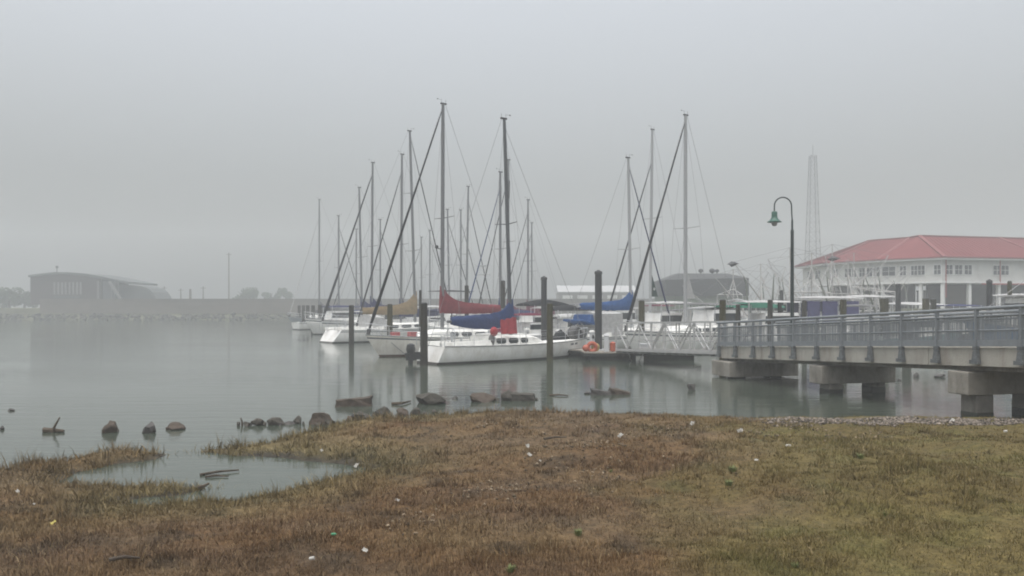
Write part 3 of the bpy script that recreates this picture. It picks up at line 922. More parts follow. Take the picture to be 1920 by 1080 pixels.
for k, (px, d, tp) in enumerate(((561, 121, 573), (569, 117, 573), (577, 112, 573), (587, 104, 573), (600, 98, 572), (615, 93, 572))):
    pile(px, tp, d, 6 + k * 0.6, ['farthest left pile of the row behind the grey hull', 'second pile of the row behind the grey hull',
         'third pile of the row left of the far mast', 'pile of the far row just left of the far mast', 'pile below the thin far left mast', 'pile behind the second white bow of the far row'][k], 'wood')
# the pile on the bank side, an old leaning stub in the shallows

# ------------------------------------------------------------------ boats
def hull_fn(L, B, fb0, fb1, rake, scoop, deep=0.5):
    def b(t):
        if t < 0.45:
            return B / 2 * (0.7 + 0.3 * math.sin(math.pi / 2 * t / 0.45))
        return B / 2 * max(0.0, 1 - ((t - 0.45) / 0.55) ** 2.1)
    def sheer(t):
        return fb0 + (fb1 - fb0) * t ** 1.7 - 0.07 * math.sin(math.pi * t)
    def pt(t, u, side):
        """u 0 keel .. 1 deck edge"""
        s = sheer(t)
        rows = [(0.0, -deep), (0.55, -deep * 0.62), (0.8, -0.02), (0.87, 0.11), (0.95, s * 0.55), (0.985, s * 0.84), (0.99, s * 0.91), (1.0, s)]
        yf, z = rows[u]
        zf = (z + deep) / (s + deep)
        w = b(t) * yf * (1 - (t ** 4) * 0.25 * (1 - zf))
        x = L * t - rake * (1 - zf) ** 1.15 * max(0, (t - 0.35) / 0.65) ** 3 + scoop * (zf - 0.35) * max(0, (1 - t / 0.25)) ** 1.5
        return (x, side * w, z)
    return b, sheer, pt

def sailboat(label, bowpx, bowd, right, L, B, mast_s, mast_top, boom=4.6, cover='cv_blue', jib='cv_black', fb=(0.95, 1.15), hull='gel', boot='boot',
             stripe='stripe_grey', lean=(0, 0), scoop=-0.2, detail=2, heading=None, boomz=None, dodger=None, mastmat='alu', jibr=0.1, jib_end=0.95,
             extra=None, name='sailboat', spread=(0.47,), cov_h=1.0, cov_p=0.6, cov_d=0.4, wind=True, group='sailboats moored in the marina', sternpx=None):
    """right=True: bow to the right and away from the camera. mast_s: metres aft of the bow. mast_top: metres above the water"""
    hd = R(39.8) if heading is None else heading
    f = Vector((math.cos(hd), math.sin(hd), 0)) * (1 if right else -1)
    if sternpx is not None:
        st = P(sternpx, bowd)
    else:
        st = P(bowpx, bowd) - f * L
    root = thing(name, label, 'sailboat', st, math.atan2(f.y, f.x), group)
    rake = L * 0.11
    b, sheer, pt = hull_fn(L, B, fb[0], fb[1], rake, scoop)
    ns = 20 if detail > 1 else 12
    ts = [i / ns for i in range(ns + 1)]
    mats = [M[boot], M[hull], M[stripe], M['trimwhite']]
    m = MB()
    for side in (1, -1):
        o = len(m.v)
        for t in ts:
            for u in range(8):
                m.v.append(pt(t, u, side))
        for i in range(ns):
            for u in range(7):
                a = o + i * 8 + u
                m.f.append((a, a + 8, a + 9, a + 1)); m.mi.append(0 if u < 3 else (2 if u == 5 else 1))
    o = len(m.v)
    m.v += [pt(0, u, 1) for u in range(8)] + [pt(0, u, -1) for u in range(8)]
    for u in range(7):
        m.f.append((o + u, o + u + 1, o + 9 + u, o + 8 + u)); m.mi.append(0 if u < 3 else 1)
    hl = m.build('hull', mats[:3], root, smooth=True, angle=35)
    # deck
    m = MB()
    rows = []
    for t in ts:
        x, y, z = pt(t, 7, 1)
        rows.append([(x, y * 0.985, z - 0.01), (x, y * 0.5, z + 0.03), (x, 0, z + 0.045), (x, -y * 0.5, z + 0.03), (x, -y * 0.985, z - 0.01)])
    m.loft(rows, closed=False)
    m.build('deck', M['deck'], root, smooth=True)
    m = MB()
    for s in (1, -1):
        m.tube([(pt(t, 7, s)[0], pt(t, 7, s)[1], pt(t, 7, s)[2] + 0.02) for t in ts], 0.028, 6)
    m.build('toe_rail', M['alu'] if stripe != 'stripe_red' else M['stripe_red'], root, smooth=True)
    # coachroof
    xm = L - mast_s
    ca, cb = max(L * 0.3, xm - L * 0.3), min(xm + L * 0.17, L * 0.86)
    ch = 0.44
    def croof(x):
        q = (x - ca) / (cb - ca)
        wv = min(b(x / L) * 0.66, B * 0.31) * (1 if q < 0.6 else 1 - 0.35 * ((q - 0.6) / 0.4) ** 1.5)
        h = ch * (1.12 - 0.12 * q) * (1 if q < 0.72 else 1 - 0.88 * ((q - 0.72) / 0.28) ** 1.4)
        return wv, h, sheer(x / L) + 0.02
    m = MB()
    rings = []
    for i in range(13):
        x = ca + (cb - ca) * i / 12
        wv, h, z = croof(x)
        rings.append([(x, wv, z - 0.03), (x, wv * 0.93, z + h * 0.8), (x, wv * 0.8, z + h * 0.97), (x, 0, z + h * 1.08), (x, -wv * 0.8, z + h * 0.97), (x, -wv * 0.93, z + h * 0.8), (x, -wv, z - 0.03)])
    m.loft(rings, caps=True)
    m.build('coachroof', M['deck'], root, smooth=True, angle=30)
    if detail > 0:
        spans = ((0.06, 0.3), (0.34, 0.6)) if L < 11.5 else ((0.08, 0.24), (0.29, 0.45), (0.5, 0.62))
        for a, c in spans:
            for s in (1, -1):
                m = MB()
                rr_ = []
                for i in range(7):
                    x = ca + (cb - ca) * (a + (c - a) * i / 6)
                    wv, h, z = croof(x)
                    e = 0.28 if i in (0, 6) else 0.0
                    q = lambda k: wv + (wv * 0.93 - wv) * (k + 0.0)
                    z0, z1 = 0.16 + e * 0.5, 0.76 - e * 0.3
                    rr_.append([(x, s * (q(z0) + 0.014), z + h * z0), (x, s * (q(z1) + 0.012), z + h * z1), (x, s * (q(z1) - 0.03), z + h * z1), (x, s * (q(z0) - 0.03), z + h * z0)])
                m.loft(rr_)
                m.build('window', M['window'], root)
        m = MB()
        wv, h, z = croof(ca + 0.3)
        m.box((ca + 0.55, 0, z + h * 1.08 + 0.04), (1.2, 0.75, 0.08)); m.box((xm + 0.5, 0, z + h + 0.03), (0.5, 0.5, 0.09))
        m.build('hatch', M['gel'], root, bevel=0.02)
        # cockpit coaming and wheel
        m = MB()
        for s in (1, -1):
            rr_ = []
            for i in range(6):
                x = 0.35 + (ca - 0.4) * i / 5
                y = s * b(x / L) * 0.64
                z = sheer(x / L)
                hh = 0.2 + 0.12 * i / 5
                rr_.append([(x, y - s * 0.13, z), (x, y + s * 0.13, z), (x, y + s * 0.07, z + hh), (x, y - s * 0.08, z + hh)])
            m.loft(rr_)
        m.build('coaming', M['deck'], root, bevel=0.02)
    if detail > 1:
        m = MB()
        zc = sheer(0.15) + 0.55
        m.torus((L * 0.13, 0, zc), 0.42, 0.02, 'X', 20)
        m.tube([(L * 0.13 + 0.08, 0, zc - 0.7), (L * 0.13 + 0.08, 0, zc + 0.1)], 0.06, 8)
        for k in range(3):
            a = k * math.pi / 3
            m.bar((L * 0.13, -0.42 * math.cos(a), zc - 0.42 * math.sin(a)), (L * 0.13, 0.42 * math.cos(a), zc + 0.42 * math.sin(a)), 0.02)
        m.build('steering_wheel', M['steel'], root, smooth=True)
        m = MB()
        for s in (1, -1):
            for x in (ca + 0.15, 1.6):
                z = sheer(x / L) + 0.33
                y = s * b(x / L) * 0.64
                m.tube([(x, y, z - 0.05), (x, y, z + 0.16)], 0.075, 8)
        m.build('winch', M['steel'], root, smooth=True)
    # lifelines, pulpit, pushpit
    if detail > 0:
        for s in (1, -1):
            m = MB()
            xs_ = [0.35 + (L * 0.9 - 0.35) * i / 6 for i in range(7)]
            pp = []
            for x in xs_:
                t = x / L
                y = s * (b(t) - 0.06); z = sheer(t)
                m.tube([(x, y, z), (x, y, z + 0.62)], 0.016, 6)
                pp.append(Vector((x, y, z)))
            for h in (0.33, 0.61):
                m.tube([p + Vector((0, 0, h)) for p in pp], 0.008, 5)
            m.build('lifeline', M['steel'], root)
        m = MB()
        zb = sheer(1.0)
        pul = [(L * 0.9, b(0.9) - 0.06, sheer(0.9) + 0.62), (L * 0.96, b(0.955) - 0.03, zb + 0.66), (L + 0.05, 0.0, zb + 0.7), (L * 0.96, -b(0.955) + 0.03, zb + 0.66), (L * 0.9, -b(0.9) + 0.06, sheer(0.9) + 0.62)]
        m.tube(pul, 0.02, 6)
        m.tube([(x, y, z - 0.3) for x, y, z in pul], 0.016, 6)
        for x, y, z in pul:
            m.tube([(x * 0.99, y, z - 0.66), (x, y, z)], 0.016, 6)
        m.build('pulpit', M['steel'], root, smooth=True)
        m = MB()
        zs = sheer(0)
        y0 = b(0.02) - 0.05
        ps = [(0.9, b(0.09) - 0.06, zs + 0.62), (0.12, y0, zs + 0.64), (0.06, 0, zs + 0.64), (0.12, -y0, zs + 0.64), (0.9, -b(0.09) + 0.06, zs + 0.62)]
        m.tube(ps, 0.02, 6)
        for x, y, z in ps:
            m.tube([(x, y, z - 0.64), (x, y, z)], 0.018, 6)
        m.build('pushpit', M['steel'], root, smooth=True)
    # mast, lean given in world metres of the masthead
    H = mast_top
    li = Matrix.Rotation(-root.rotation_euler.z, 3, 'Z') @ Vector((lean[0], lean[1], 0))
    z0 = croof(min(xm, cb - 0.05))[2] + 0.3
    def mp(z):
        k = (z - z0) / (H - z0)
        return Vector((xm + li.x * k, li.y * k, z))
    mr_ = 0.125 if H > 15 else 0.11 if H > 12.5 else 0.085
    m = MB()
    m.tube([mp(z0 - 0.25), mp(z0 + (H - z0) * 0.5), mp(z0 + (H - z0) * 0.85), mp(H)], [mr_, mr_, mr_ * 0.94, mr_ * 0.78], 12)
    mast = m.build('mast', M[mastmat], root, smooth=True)
    for k in spread:
        p = mp(z0 + (H - z0) * k)
        for s in (1, -1):
            m = MB(); m.tube([p, p + Vector((-0.12, s * B * 0.3, 0.06))], [0.035, 0.02], 6)
            m.build('spreader', M[mastmat], mast)
    p = mp(H)
    m = MB(); m.box(p + Vector((-0.04, 0, 0.03)), (0.42, 0.12, 0.09)); m.tube([p + Vector((0.12, 0, 0.05)), p + Vector((0.12, 0, 0.32))], 0.008, 5)
    m.tube([p + Vector((-0.2, 0, 0.05)), p + Vector((-0.2, 0.02, 0.3))], 0.01, 5)
    if wind:
        m.tube([p + Vector((0.12, 0, 0.26)), p + Vector((0.45, 0, 0.27))], 0.007, 5)
        m.box(p + Vector((0.42, 0, 0.28)), (0.09, 0.012, 0.06))
    m.build('masthead', M['rigdark'], mast)
    m = MB()
    for s in (1, -1):
        ch_ = Vector((xm - 0.15, s * (B / 2 - 0.12), sheer(xm / L)))
        for k in spread:
            q = mp(z0 + (H - z0) * k) + Vector((-0.12, s * B * 0.3, 0.06))
            m.tube([ch_, q], 0.009, 4)
            ch2 = q
        m.tube([q, mp(H - 0.25)], 0.009, 4)
        m.tube([ch_ + Vector((-0.4, 0, 0)), mp(z0 + (H - z0) * spread[0])], 0.009, 4)
    m.build('shroud', M['wire'], root)
    m = MB(); m.tube([(0.1, 0, sheer(0)), mp(H - 0.05) + Vector((-0.2, 0, 0))], 0.011, 5)
    m.build('backstay', M['wire'], root)
    # furled headsail on its stay
    j0 = Vector((L - 0.15, 0, sheer(1) + 0.15))
    j1 = mp(z0 + (H - z0) * jib_end)
    if jib:
        m = MB()
        n = 14
        pr = [0.05, 0.11] + [0.095] + [0.09 - 0.05 * (i / 10) for i in range(11)] + [0.02]
        m.tube([j0.lerp(j1, i / n) for i in range(n + 1)], [q * jibr / 0.115 for q in pr], 8)
        m.build('furled_jib', M[jib], root, smooth=True)
        m = MB(); m.tube([j0 + Vector((0, 0, -0.1)), j0.lerp(j1, 0.015)], 0.12, 10); m.build('furler_drum', M['rigdark'], root)
    m = MB(); m.tube([j0, mp(z0 + (H - z0) * min(1, jib_end + 0.02))], 0.01, 5)
    m.build('forestay', M['wire'], root)
    # boom and sail cover
    bz = boomz or z0 + 0.95
    if boom:
        m = MB(); m.tube([mp(bz), mp(bz) + Vector((-boom, 0, 0.05))], 0.075, 8)
        m.build('boom', M[mastmat], root, smooth=True)
        if cover:
            random.seed(int(bowd * 10 + (bowpx or 0)))
            m = MB()
            rings = []
            n = 16
            for i in range(n + 1):
                s = boom * (0.98 * i / n) - 0.16
                top = (0.3 + 0.3 * (1 - i / n)) * cov_h + 0.95 * cov_h * math.exp(-max(s, 0) / cov_p)
                top += random.uniform(-0.03, 0.03)
                c = mp(bz) + Vector((-s, 0, 0.05 * i / n))
                w = 0.17 + 0.06 * math.exp(-s) + random.uniform(-0.012, 0.012)
                if i in (0, n):
                    w *= 0.6
                dz = -0.16 - 0.2 * cov_d * math.sin(math.pi * i / n) + random.uniform(-0.03, 0.02)
                rings.append([c + Vector((0, w * 0.55, dz)), c + Vector((0, w, 0.05)), c + Vector((0, w * 0.7, top * 0.6)), c + Vector((0, w * 0.22, top)),
                              c + Vector((0, -w * 0.22, top)), c + Vector((0, -w * 0.7, top * 0.6)), c + Vector((0, -w, 0.05)), c + Vector((0, -w * 0.55, dz))])
            m.loft(rings)
            m.build('sail_cover', M[cover], root, smooth=True, angle=60)
        m = MB(); m.tube([mp(bz) + Vector((-boom + 0.05, 0, 0.05)), (max(0.4, xm - boom), 0, sheer(0.1) + 0.3)], 0.014, 5)
        m.build('mainsheet', M['wire'], root)
    if dodger:
        m = MB()
        rings = []
        zc = sheer(ca / L) + ch * 0.9
        for i in range(7):
            x = ca + 0.5 - 1.6 * i / 6
            h = [0.05, 0.5, 0.78, 0.86, 0.88, 0.88, 0.84][i]
            wv = B * 0.33
            rings.append([(x, wv, zc - 0.25), (x, wv * 0.96, zc + h * 0.75), (x, wv * 0.6, zc + h * 0.98), (x, 0, zc + h * 1.04), (x, -wv * 0.6, zc + h * 0.98), (x, -wv * 0.96, zc + h * 0.75), (x, -wv, zc - 0.25)])
        m.loft(rings, caps=True)
        m.build('dodger', M[dodger], root, smooth=True)
    if extra:
        extra(root, dict(L=L, B=B, b=b, sheer=sheer, mp=mp, z0=z0, bz=bz, ca=ca, cb=cb, xm=xm, ch=ch, croof=croof, pt=pt))
    return root

# the nearest boat: stern left, bow right
def near_extra(root, g):
    L = g['L']
    m = MB()
    m.lathe([(0.05, 0), (0.2, 0.02), (0.25, 0.25), (0.2, 0.5), (0.05, 0.56)], (-0.5, 0.75, 0.5), 12)
    m.bar((-0.5, 0.75, 0.6), (-0.53, 0.75, -0.4), 0.2, 0.15)
    m.bar((-0.5, 0.75, 0.4), (0.1, 0.6, 0.4), 0.3, 0.4)
    m.bar((-0.75, 0.75, 0.42), (-0.5, 0.75, 0.45), 0.3, 0.25)
    m.box((-0.5, 0.75, 0.36), (0.42, 0.36, 0.4))
    m.build('outboard_motor', M['motor'], root, smooth=True, angle=35)
    m = MB()
    m.ball((L - 1.05, 0.1, g['sheer'](0.93) + 0.42), 0.46, 12, sx=1.0, sz=0.95, sy=0.7)
    m.ball((L - 0.45, 0.0, g['sheer'](0.97) + 0.3), 0.34, 12, sx=1.1, sy=0.6, sz=0.85)
    m.build('sail_bag', M['cv_grey'], root, smooth=True)
    m = MB(); m.torus((L - 1.05, -0.24, g['sheer'](0.93) + 0.42), 0.27, 0.07, 'Y', 16)
    m.build('coiled_hose', M['rigdark'], root, smooth=True)
    # bright red weather cloth
    z = g['sheer'](0.3) + 0.62
    x0 = g['xm'] - 1.65
    m = MB()
    rings = []
    for i in range(9):
        x = x0 + 1.15 * i / 8
        y = -g['B'] * 0.36 + 0.05 * math.sin(i * 1.9)
        h = 0.75 + 0.2 * i / 8 + 0.05 * math.sin(i * 2.3)
        rings.append([(x, y, z), (x, y + 0.1, z + h), (x, y + 0.13, z + h), (x, y + 0.04, z)])
    m.loft(rings)
    m.build('weather_cloth', M['cv_redlight'], root, smooth=True)
    m = MB()
    x = g['xm'] - 2.1
    m.ball((x, -g['B'] * 0.33, z + 0.15), 0.26, 10, sx=1.0, sy=0.6, sz=1.0)
    m.build('red_bundle', M['cv_redlight'], root, smooth=True)
    m = MB()
    m.ball((L * 0.4 - 1.2, -g['B'] * 0.3, g['sheer'](0.4) + 0.32), 0.3, 9, sx=0.6, sy=0.6, sz=1.1)
    m.build('crumpled_gear', M['cv_grey'], root, smooth=True)
    # rub marks: dark registration characters near the bow, too small to read
    m = MB()
    for k in range(7):
        if k == 3:
            continue
        t = (L - 2.25 + k * 0.13) / L
        x, y, zz = g['pt'](t, 5, -1)
        m.box((x, y - 0.0, zz - 0.02), (0.075, 0.03, 0.12), math.atan2(0.3, 1.0) * 0.9)
    m.build('registration_marking', M['stripe_grey'], root)
    m = MB()
    p = g['mp'](9.2) + Vector((0.1, -0.1, 0))
    m.tube([p, p + Vector((0.02, 0, 1.0))], 0.03, 6)
    m.build('radar_reflector', M['rigdark'], root)
sailboat('nearest white sailboat with dark leaning mast, blue sail cover and an outboard at its stern', None, 42.0, True, 11.9, 3.3, 11.9 - 5.75, zat(222, 45.5), 4.4,
         'cv_blue', None, (0.92, 1.02), 'gel', 'boot', 'gel', lean=(-0.38, 0), detail=2, mastmat='aludark', extra=near_extra, sternpx=800, boomz=2.15, spread=(0.52,), cov_h=0.85, cov_p=0.42, cov_d=1.3, scoop=0.55)

def red_extra(root, g):
    m = MB()
    z = g['sheer'](0.75)
    for k, c in ((0, 0.35), (1, 0.28)):
        m.box((g['cb'] + 0.5 + k * 0.6, 0.5 - k, z + 0.16), (0.5, 0.4, c))
    m.build('deck_box', M['stripe_red'], root, bevel=0.04)
    m = MB()
    p = g['mp'](g['z0'] + (14 - g['z0']) * 0.42)
    m.tube([p + Vector((0.1, 0, 0)), p + Vector((0.45, 0, 0.05))], 0.03, 6); m.ball(p + Vector((0.45, 0, 0.12)), 0.12, 8)
    m.build('deck_light', M['rigdark'], root)
    m = MB()
    for k in range(2):
        x = g['L'] - 0.8 - k * 0.5
        m.tube([(x, 0.35, z + 0.25), (g['L'] - 2.4 - k, 1.0 - 0.3 * k, -0.1)], 0.018, 5)
    m.build('mooring_line', M['wire'], root)
sailboat('cream hulled sailboat with a maroon red sail cover and the tallest grey mast', 686, 47.5, False, 12.2, 3.7, 5.5, zat(195, 51), 5.0, 'cv_red', 'cv_black',
         (1.0, 1.3), 'gel2', 'bootred', 'stripe_grey', lean=(0.05, 0), detail=2, jib_end=0.985, extra=red_extra, boomz=2.75, spread=(0.5,), jibr=0.115)

sailboat('white sailboat with tan sail cover, a sugar scoop stern and a leaning mast', None, 66.5, True, 13.2, 3.9, 13.2 - 8.8, zat(245, 71.9), 5.6, 'cv_tan', 'cv_black',
         (1.05, 1.25), 'gel', 'boot', 'stripe_grey', lean=(-0.5, 0), scoop=1.1, detail=2, sternpx=611, jib_end=0.98, jibr=0.075, boomz=2.5, spread=(0.38, 0.68), dodger='cv_white', cov_h=1.25, mastmat='alu')
def bag_extra(root, g):
    m = MB()
    for k in range(4):
        m.ball((g['L'] - 0.7 - 0.35 * k, 0.2 * (k % 2), g['sheer'](0.95) + 0.5 + 0.1 * (k % 2)), 0.34, 9)
    m.build('sail_bag', M['cv_black'], root, smooth=True)
sailboat('white sailboat with a dark bundle of sail lying on its bow', 666, 73.5, False, 12.0, 3.6, 4.9, zat(291, 77), 4.5, 'cv_navy', 'cv_black', lean=(0.1, 0), detail=1, extra=bag_extra, jib_end=0.9)
sailboat('white sailboat with a thick dark double headsail, second bow of the far left row', 602, 78, False, 13.0, 3.8, 5.6, zat(305, 81.5), 5.0, 'cv_navy', 'cv_black', (1.2, 1.6), lean=(0.1, 0), detail=1, jib_end=0.93, jibr=0.16)
sailboat('white sailboat whose flared bow sticks out farthest left in the white row', 571, 85, False, 13.0, 3.9, 6.9, zat(352, 89.5), 5.0, 'cv_navy', None, (1.2, 1.75), lean=(-0.35, 0), detail=1)
sailboat('grey hulled sailboat fading into the fog at the far left end of the marina', 540, 118, False, 13.5, 3.9, 5.0, zat(375, 121.5), 5.0, 'cv_grey', 'cv_white', (1.15, 1.45), 'gelgrey', 'boot', 'gelgrey', detail=1, jibr=0.07, jib_end=0.85)

def tent_extra(root, g):
    m = MB()
    z = g['sheer'](0.3)
    x0, x1 = g['xm'] - 4.6, g['xm'] - 2.0
    rings = []
    for x in (x0, x0 + 0.1, x1 - 0.1, x1):
        w = 1.05 if x in (x0, x1) else 1.12
        rings.append([(x, w, z + 0.1), (x, w * 0.97, z + 1.6), (x, 0, z + 1.78), (x, -w * 0.97, z + 1.6), (x, -w, z + 0.1)])
    m.loft(rings)
    m.build('cockpit_tent', M['cv_white'], root)
    m = MB()
    m.box((x0 - 0.75, 0, z + 1.05), (1.1, 1.9, 0.14), ry=R(12)); m.box((x0 - 0.25, 0, z + 1.2), (0.5, 1.8, 0.7), top=(0.5, 0.9))
    m.build('bimini', M['cv_bright'], root, bevel=0.04)
sailboat('white sailboat with bright blue sail cover, white cockpit tent and dark blue headsail', None, 53.6, True, 11.6, 3.5, 11.6 - 6.7, zat(297, 58), 5.4, 'cv_bright', 'cv_navy',
         sternpx=1057, detail=2, jib_end=0.96, jibr=0.075, extra=tent_extra, boomz=2.95, cov_h=0.8, lean=(-0.2, 0), mastmat='alupale')
def tri_sail(matname, z0, z1, ln, disc=None):
    def fn(root, g):
        m = MB()
        a, c = g['mp'](z0), g['mp'](z1)
        m.loft([[a + Vector((-0.12, -0.012, 0)), a + Vector((-0.12, 0.012, 0)), a + Vector((-ln, 0.05, 0)), a + Vector((-ln, 0.02, 0))],
                [c + Vector((-0.12, -0.012, 0)), c + Vector((-0.12, 0.012, 0)), c + Vector((-0.16, 0.012, 0)), c + Vector((-0.16, -0.012, 0))]])
        t = m.build('riding_sail', M[matname], root)
        if disc:
            m = MB(); m.tube([a + Vector((-ln * 0.5, 0.06, 0.65)), a + Vector((-ln * 0.5, -0.03, 0.65))], 0.13, 12)
            m.build('emblem', M['cv_white'], t)
    return fn
sailboat('white sailboat with a small dark green triangular sail behind the gangway', 1128, 64.3, False, 12.4, 3.7, 5.9, zat(243, 68), 0, None, 'cv_black', detail=1, jib_end=0.84, jibr=0.1,
         extra=tri_sail('cv_dkgreen', zat(556, 68), zat(514, 68), 0.95, True), spread=(0.55,), lean=(0.2, 0), mastmat='alupale')
def white_boom(root, g):
    tri_sail('cv_white', zat(560, 54), zat(508, 54), 0.95)(root, g)
    m = MB()
    for s in (1, -1):
        m.tube([(0.4, s * 1.0, g['sheer'](0)), (0.4, s * 0.95, g['sheer'](0) + 2.2), (0.4, 0, g['sheer'](0) + 2.35)], 0.035, 6)
    m.build('stern_arch', M['steel'], root)
sailboat('white sailboat right behind the gangway with long white boom and tall pale mast', 1170, 50, False, 12.4, 3.7, 6.1, zat(217, 54), 5.4, None, 'cv_black', (1.2, 1.45), detail=2, jib_end=0.975, jibr=0.115,
         extra=white_boom, boomz=2.85, spread=(0.47,), mastmat='alupale')
pass

far = [(953, 300, 80, False, 'sailboat whose pale mast is half hidden behind the dark leaning mast', 'cv_maroon'),
       (864, 394, 101, True, 'sailboat with a faint mast left of the whip aerial mast', 'cv_grey'),
       (713, 412, 100, True, 'sailboat with a short foggy mast left of the tan covered boat', 'cv_navy'),
       (843, 393, 95, True, 'sailboat whose mast stands just right of the tallest mast', 'cv_navy'),
       (874, 350, 92, True, 'sailboat whose mast carries a whip aerial above the red sail cover', 'cv_navy'),
       (938, 323, 72, False, 'sailboat with pale mast just left of the dark leaning mast and twin blue headsail', 'cv_blue'),
       (990, 375, 88, False, 'sailboat with a thin mast right of the dark leaning mast', 'cv_maroon'),
       (997, 418, 105, False, 'sailboat with the shortest mast right of the dark leaning mast', 'cv_maroon'),
       (806, 432, 110, True, 'sailboat with a faint short mast just left of the tallest mast', 'cv_grey'),
       (790, 445, 120, False, 'sailboat with the shortest foggy mast right of the tan covered boat mast', 'cv_grey'),
       (668, 430, 115, False, 'sailboat with a faint mast in the gap of the thick dark headsail', 'cv_grey'),
       (635, 405, 108, True, 'sailboat with a very faint mast between the two farthest left masts', 'cv_grey')]
for px, top, d, rt, lab, cv in far:
    L_ = 10.5
    ms = 4.4
    f_ = Vector((math.cos(R(39.8)), math.sin(R(39.8)), 0)) * (1 if rt else -1)
    bow = P(px, d) + f_ * ms
    sailboat('white ' + lab, bow.x / bow.y * F + 960, bow.y, rt, L_, 3.3, ms, zat(top, d), 4.2, cv, 'cv_blue' if px == 938 else 'cv_black', detail=1 if d < 95 else 0,
             lean=(0.25, 0) if px == 874 else (-0.25, 0) if px == 843 else (0, 0), jibr=0.08, jib_end=0.9, spread=(0.5,))

# ---- motor boats
def motorboat(label, px, d, rz, L, B, hull='gel', top='cv_white', hardtop=True, tower=False, name='motorboat', curtain=None, toph=0.12, fb=(0.8, 1.4), house=1.6, group='motor boats in the marina', topz=None):
    root = thing(name, label, 'motorboat', P(px, d), rz, group)
    b, sheer, pt0 = hull_fn(L, B, fb[0], fb[1], L * 0.16, 0)
    pt = lambda t, u, s: (pt0(t, u, s)[0] - L / 2, *pt0(t, u, s)[1:])
    ts = [i / 12 for i in range(13)]
    m = MB()
    for side in (1, -1):
        o = len(m.v)
        for t in ts:
            for u in range(8):
                m.v.append(pt(t, u, side))
        for i in range(12):
            for u in range(7):
                a = o + i * 8 + u
                m.f.append((a, a + 8, a + 9, a + 1)); m.mi.append(0 if u < 3 else 1)
    o = len(m.v)
    m.v += [pt(0, u, 1) for u in range(8)] + [pt(0, u, -1) for u in range(8)]
    for u in range(7):
        m.f.append((o + u, o + u + 1, o + 9 + u, o + 8 + u)); m.mi.append(0 if u < 3 else 1)
    m.build('hull', [M['boot'], M[hull]], root, smooth=True, angle=35)
    m = MB()
    m.loft([[(pt(t, 7, 1)[0], pt(t, 7, 1)[1] * 0.98, sheer(t) - 0.02), (pt(t, 7, 1)[0], 0, sheer(t) + 0.03), (pt(t, 7, 1)[0], -pt(t, 7, 1)[1] * 0.98, sheer(t) - 0.02)] for t in ts], closed=False)
    m.build('deck', M['deck'], root)
    z = sheer(0.5)
    cw = B * 0.62
    m = MB(); m.box((L * 0.06, 0, z + house / 2), (L * 0.34, cw, house), top=(0.8, 0.88)); m.build('cabin', M['gel'], root, bevel=0.06)
    m = MB()
    m.box((L * 0.06, 0, z + house * 0.7), (L * 0.34 * 0.885, cw * 0.945, house * 0.34), top=(0.93, 0.96))
    m.build('cabin_window', M['window'], root)
    m = MB(); m.loft([[(x, cw * 0.45 * q, z - 0.05), (x, cw * 0.35 * q, z + h), (x, -cw * 0.35 * q, z + h), (x, -cw * 0.45 * q, z - 0.05)] for x, q, h in ((L * 0.2, 1, 0.55), (L * 0.32, 0.8, 0.45), (L * 0.42, 0.35, 0.2))])
    m.build('foredeck_trunk', M['gel'], root, bevel=0.03)
    if hardtop:
        zt_ = z + house + 0.12 if topz is None else topz
        m = MB()
        rings = []
        for i in range(9):
            q = i / 8
            hw = cw * 0.54 * (0.86 + 0.14 * math.sin(math.pi * q))
            cr = toph * (0.55 + 0.9 * math.sin(math.pi * q))
            x = L * (-0.25 + 0.5 * q)
            rings.append([(x, hw, zt_ - 0.05), (x, hw * 0.8, zt_ - 0.05 + cr * 0.75), (x, 0, zt_ - 0.05 + cr), (x, -hw * 0.8, zt_ - 0.05 + cr * 0.75), (x, -hw, zt_ - 0.05), (x, 0, zt_ - 0.06)])
        m.loft(rings)
        m.build('hardtop', M[top], root, smooth=True, angle=50)
        for x in (-0.22, 0.2):
            for s in (1, -1):
                m = MB(); m.tube([(L * x, s * cw * 0.45, z - 0.02), (L * x, s * cw * 0.47, zt_)], 0.03, 6)
                m.build('hardtop_support', M['steel'], root)
    if curtain:
        for s in (1, -1):
            for x0, x1 in ((-0.215, -0.12), (-0.1, 0.02), (0.04, 0.19)):
                m = MB(); m.box((L * (x0 + x1) / 2, s * cw * 0.5, (z + topz) / 2 + 0.25), (L * (x1 - x0), 0.05, (topz - z) * 0.62)); m.build('side_curtain', M[curtain], root)
    if tower:
        m = MB()
        zt_ = z + house
        for s in (1, -1):
            m.tube([(-L * 0.12, s * cw * 0.46, zt_), (-L * 0.02, s * cw * 0.2, zt_ + 3.6)], 0.035, 6)
            m.tube([(L * 0.14, s * cw * 0.46, zt_), (L * 0.04, s * cw * 0.2, zt_ + 3.6)], 0.035, 6)
            m.tube([(-L * 0.07, s * cw * 0.33, zt_ + 1.8), (L * 0.09, s * cw * 0.33, zt_ + 1.8)], 0.03, 6)
        for zz, w in ((1.8, 0.33), (3.6, 0.2)):
            m.tube([(-L * 0.04, cw * w, zt_ + zz), (-L * 0.04, -cw * w, zt_ + zz)], 0.03, 6)
        m.box((L * 0.01, 0, zt_ + 3.6), (1.3, cw * 0.5, 0.08)); m.box((L * 0.01, 0, zt_ + 4.6), (1.5, cw * 0.5, 0.06))
        for s in (1, -1):
            m.tube([(L * 0.0, s * cw * 0.2, zt_ + 3.6), (L * 0.0, s * cw * 0.2, zt_ + 4.6)], 0.03, 6)
            m.tube([(0, s * cw * 0.5, zt_), (-L * 0.3, s * cw * 0.9, zt_ + 6.5)], 0.025, 5)
        m.build('tuna_tower', M['aluwhite'], root)
    m = MB()
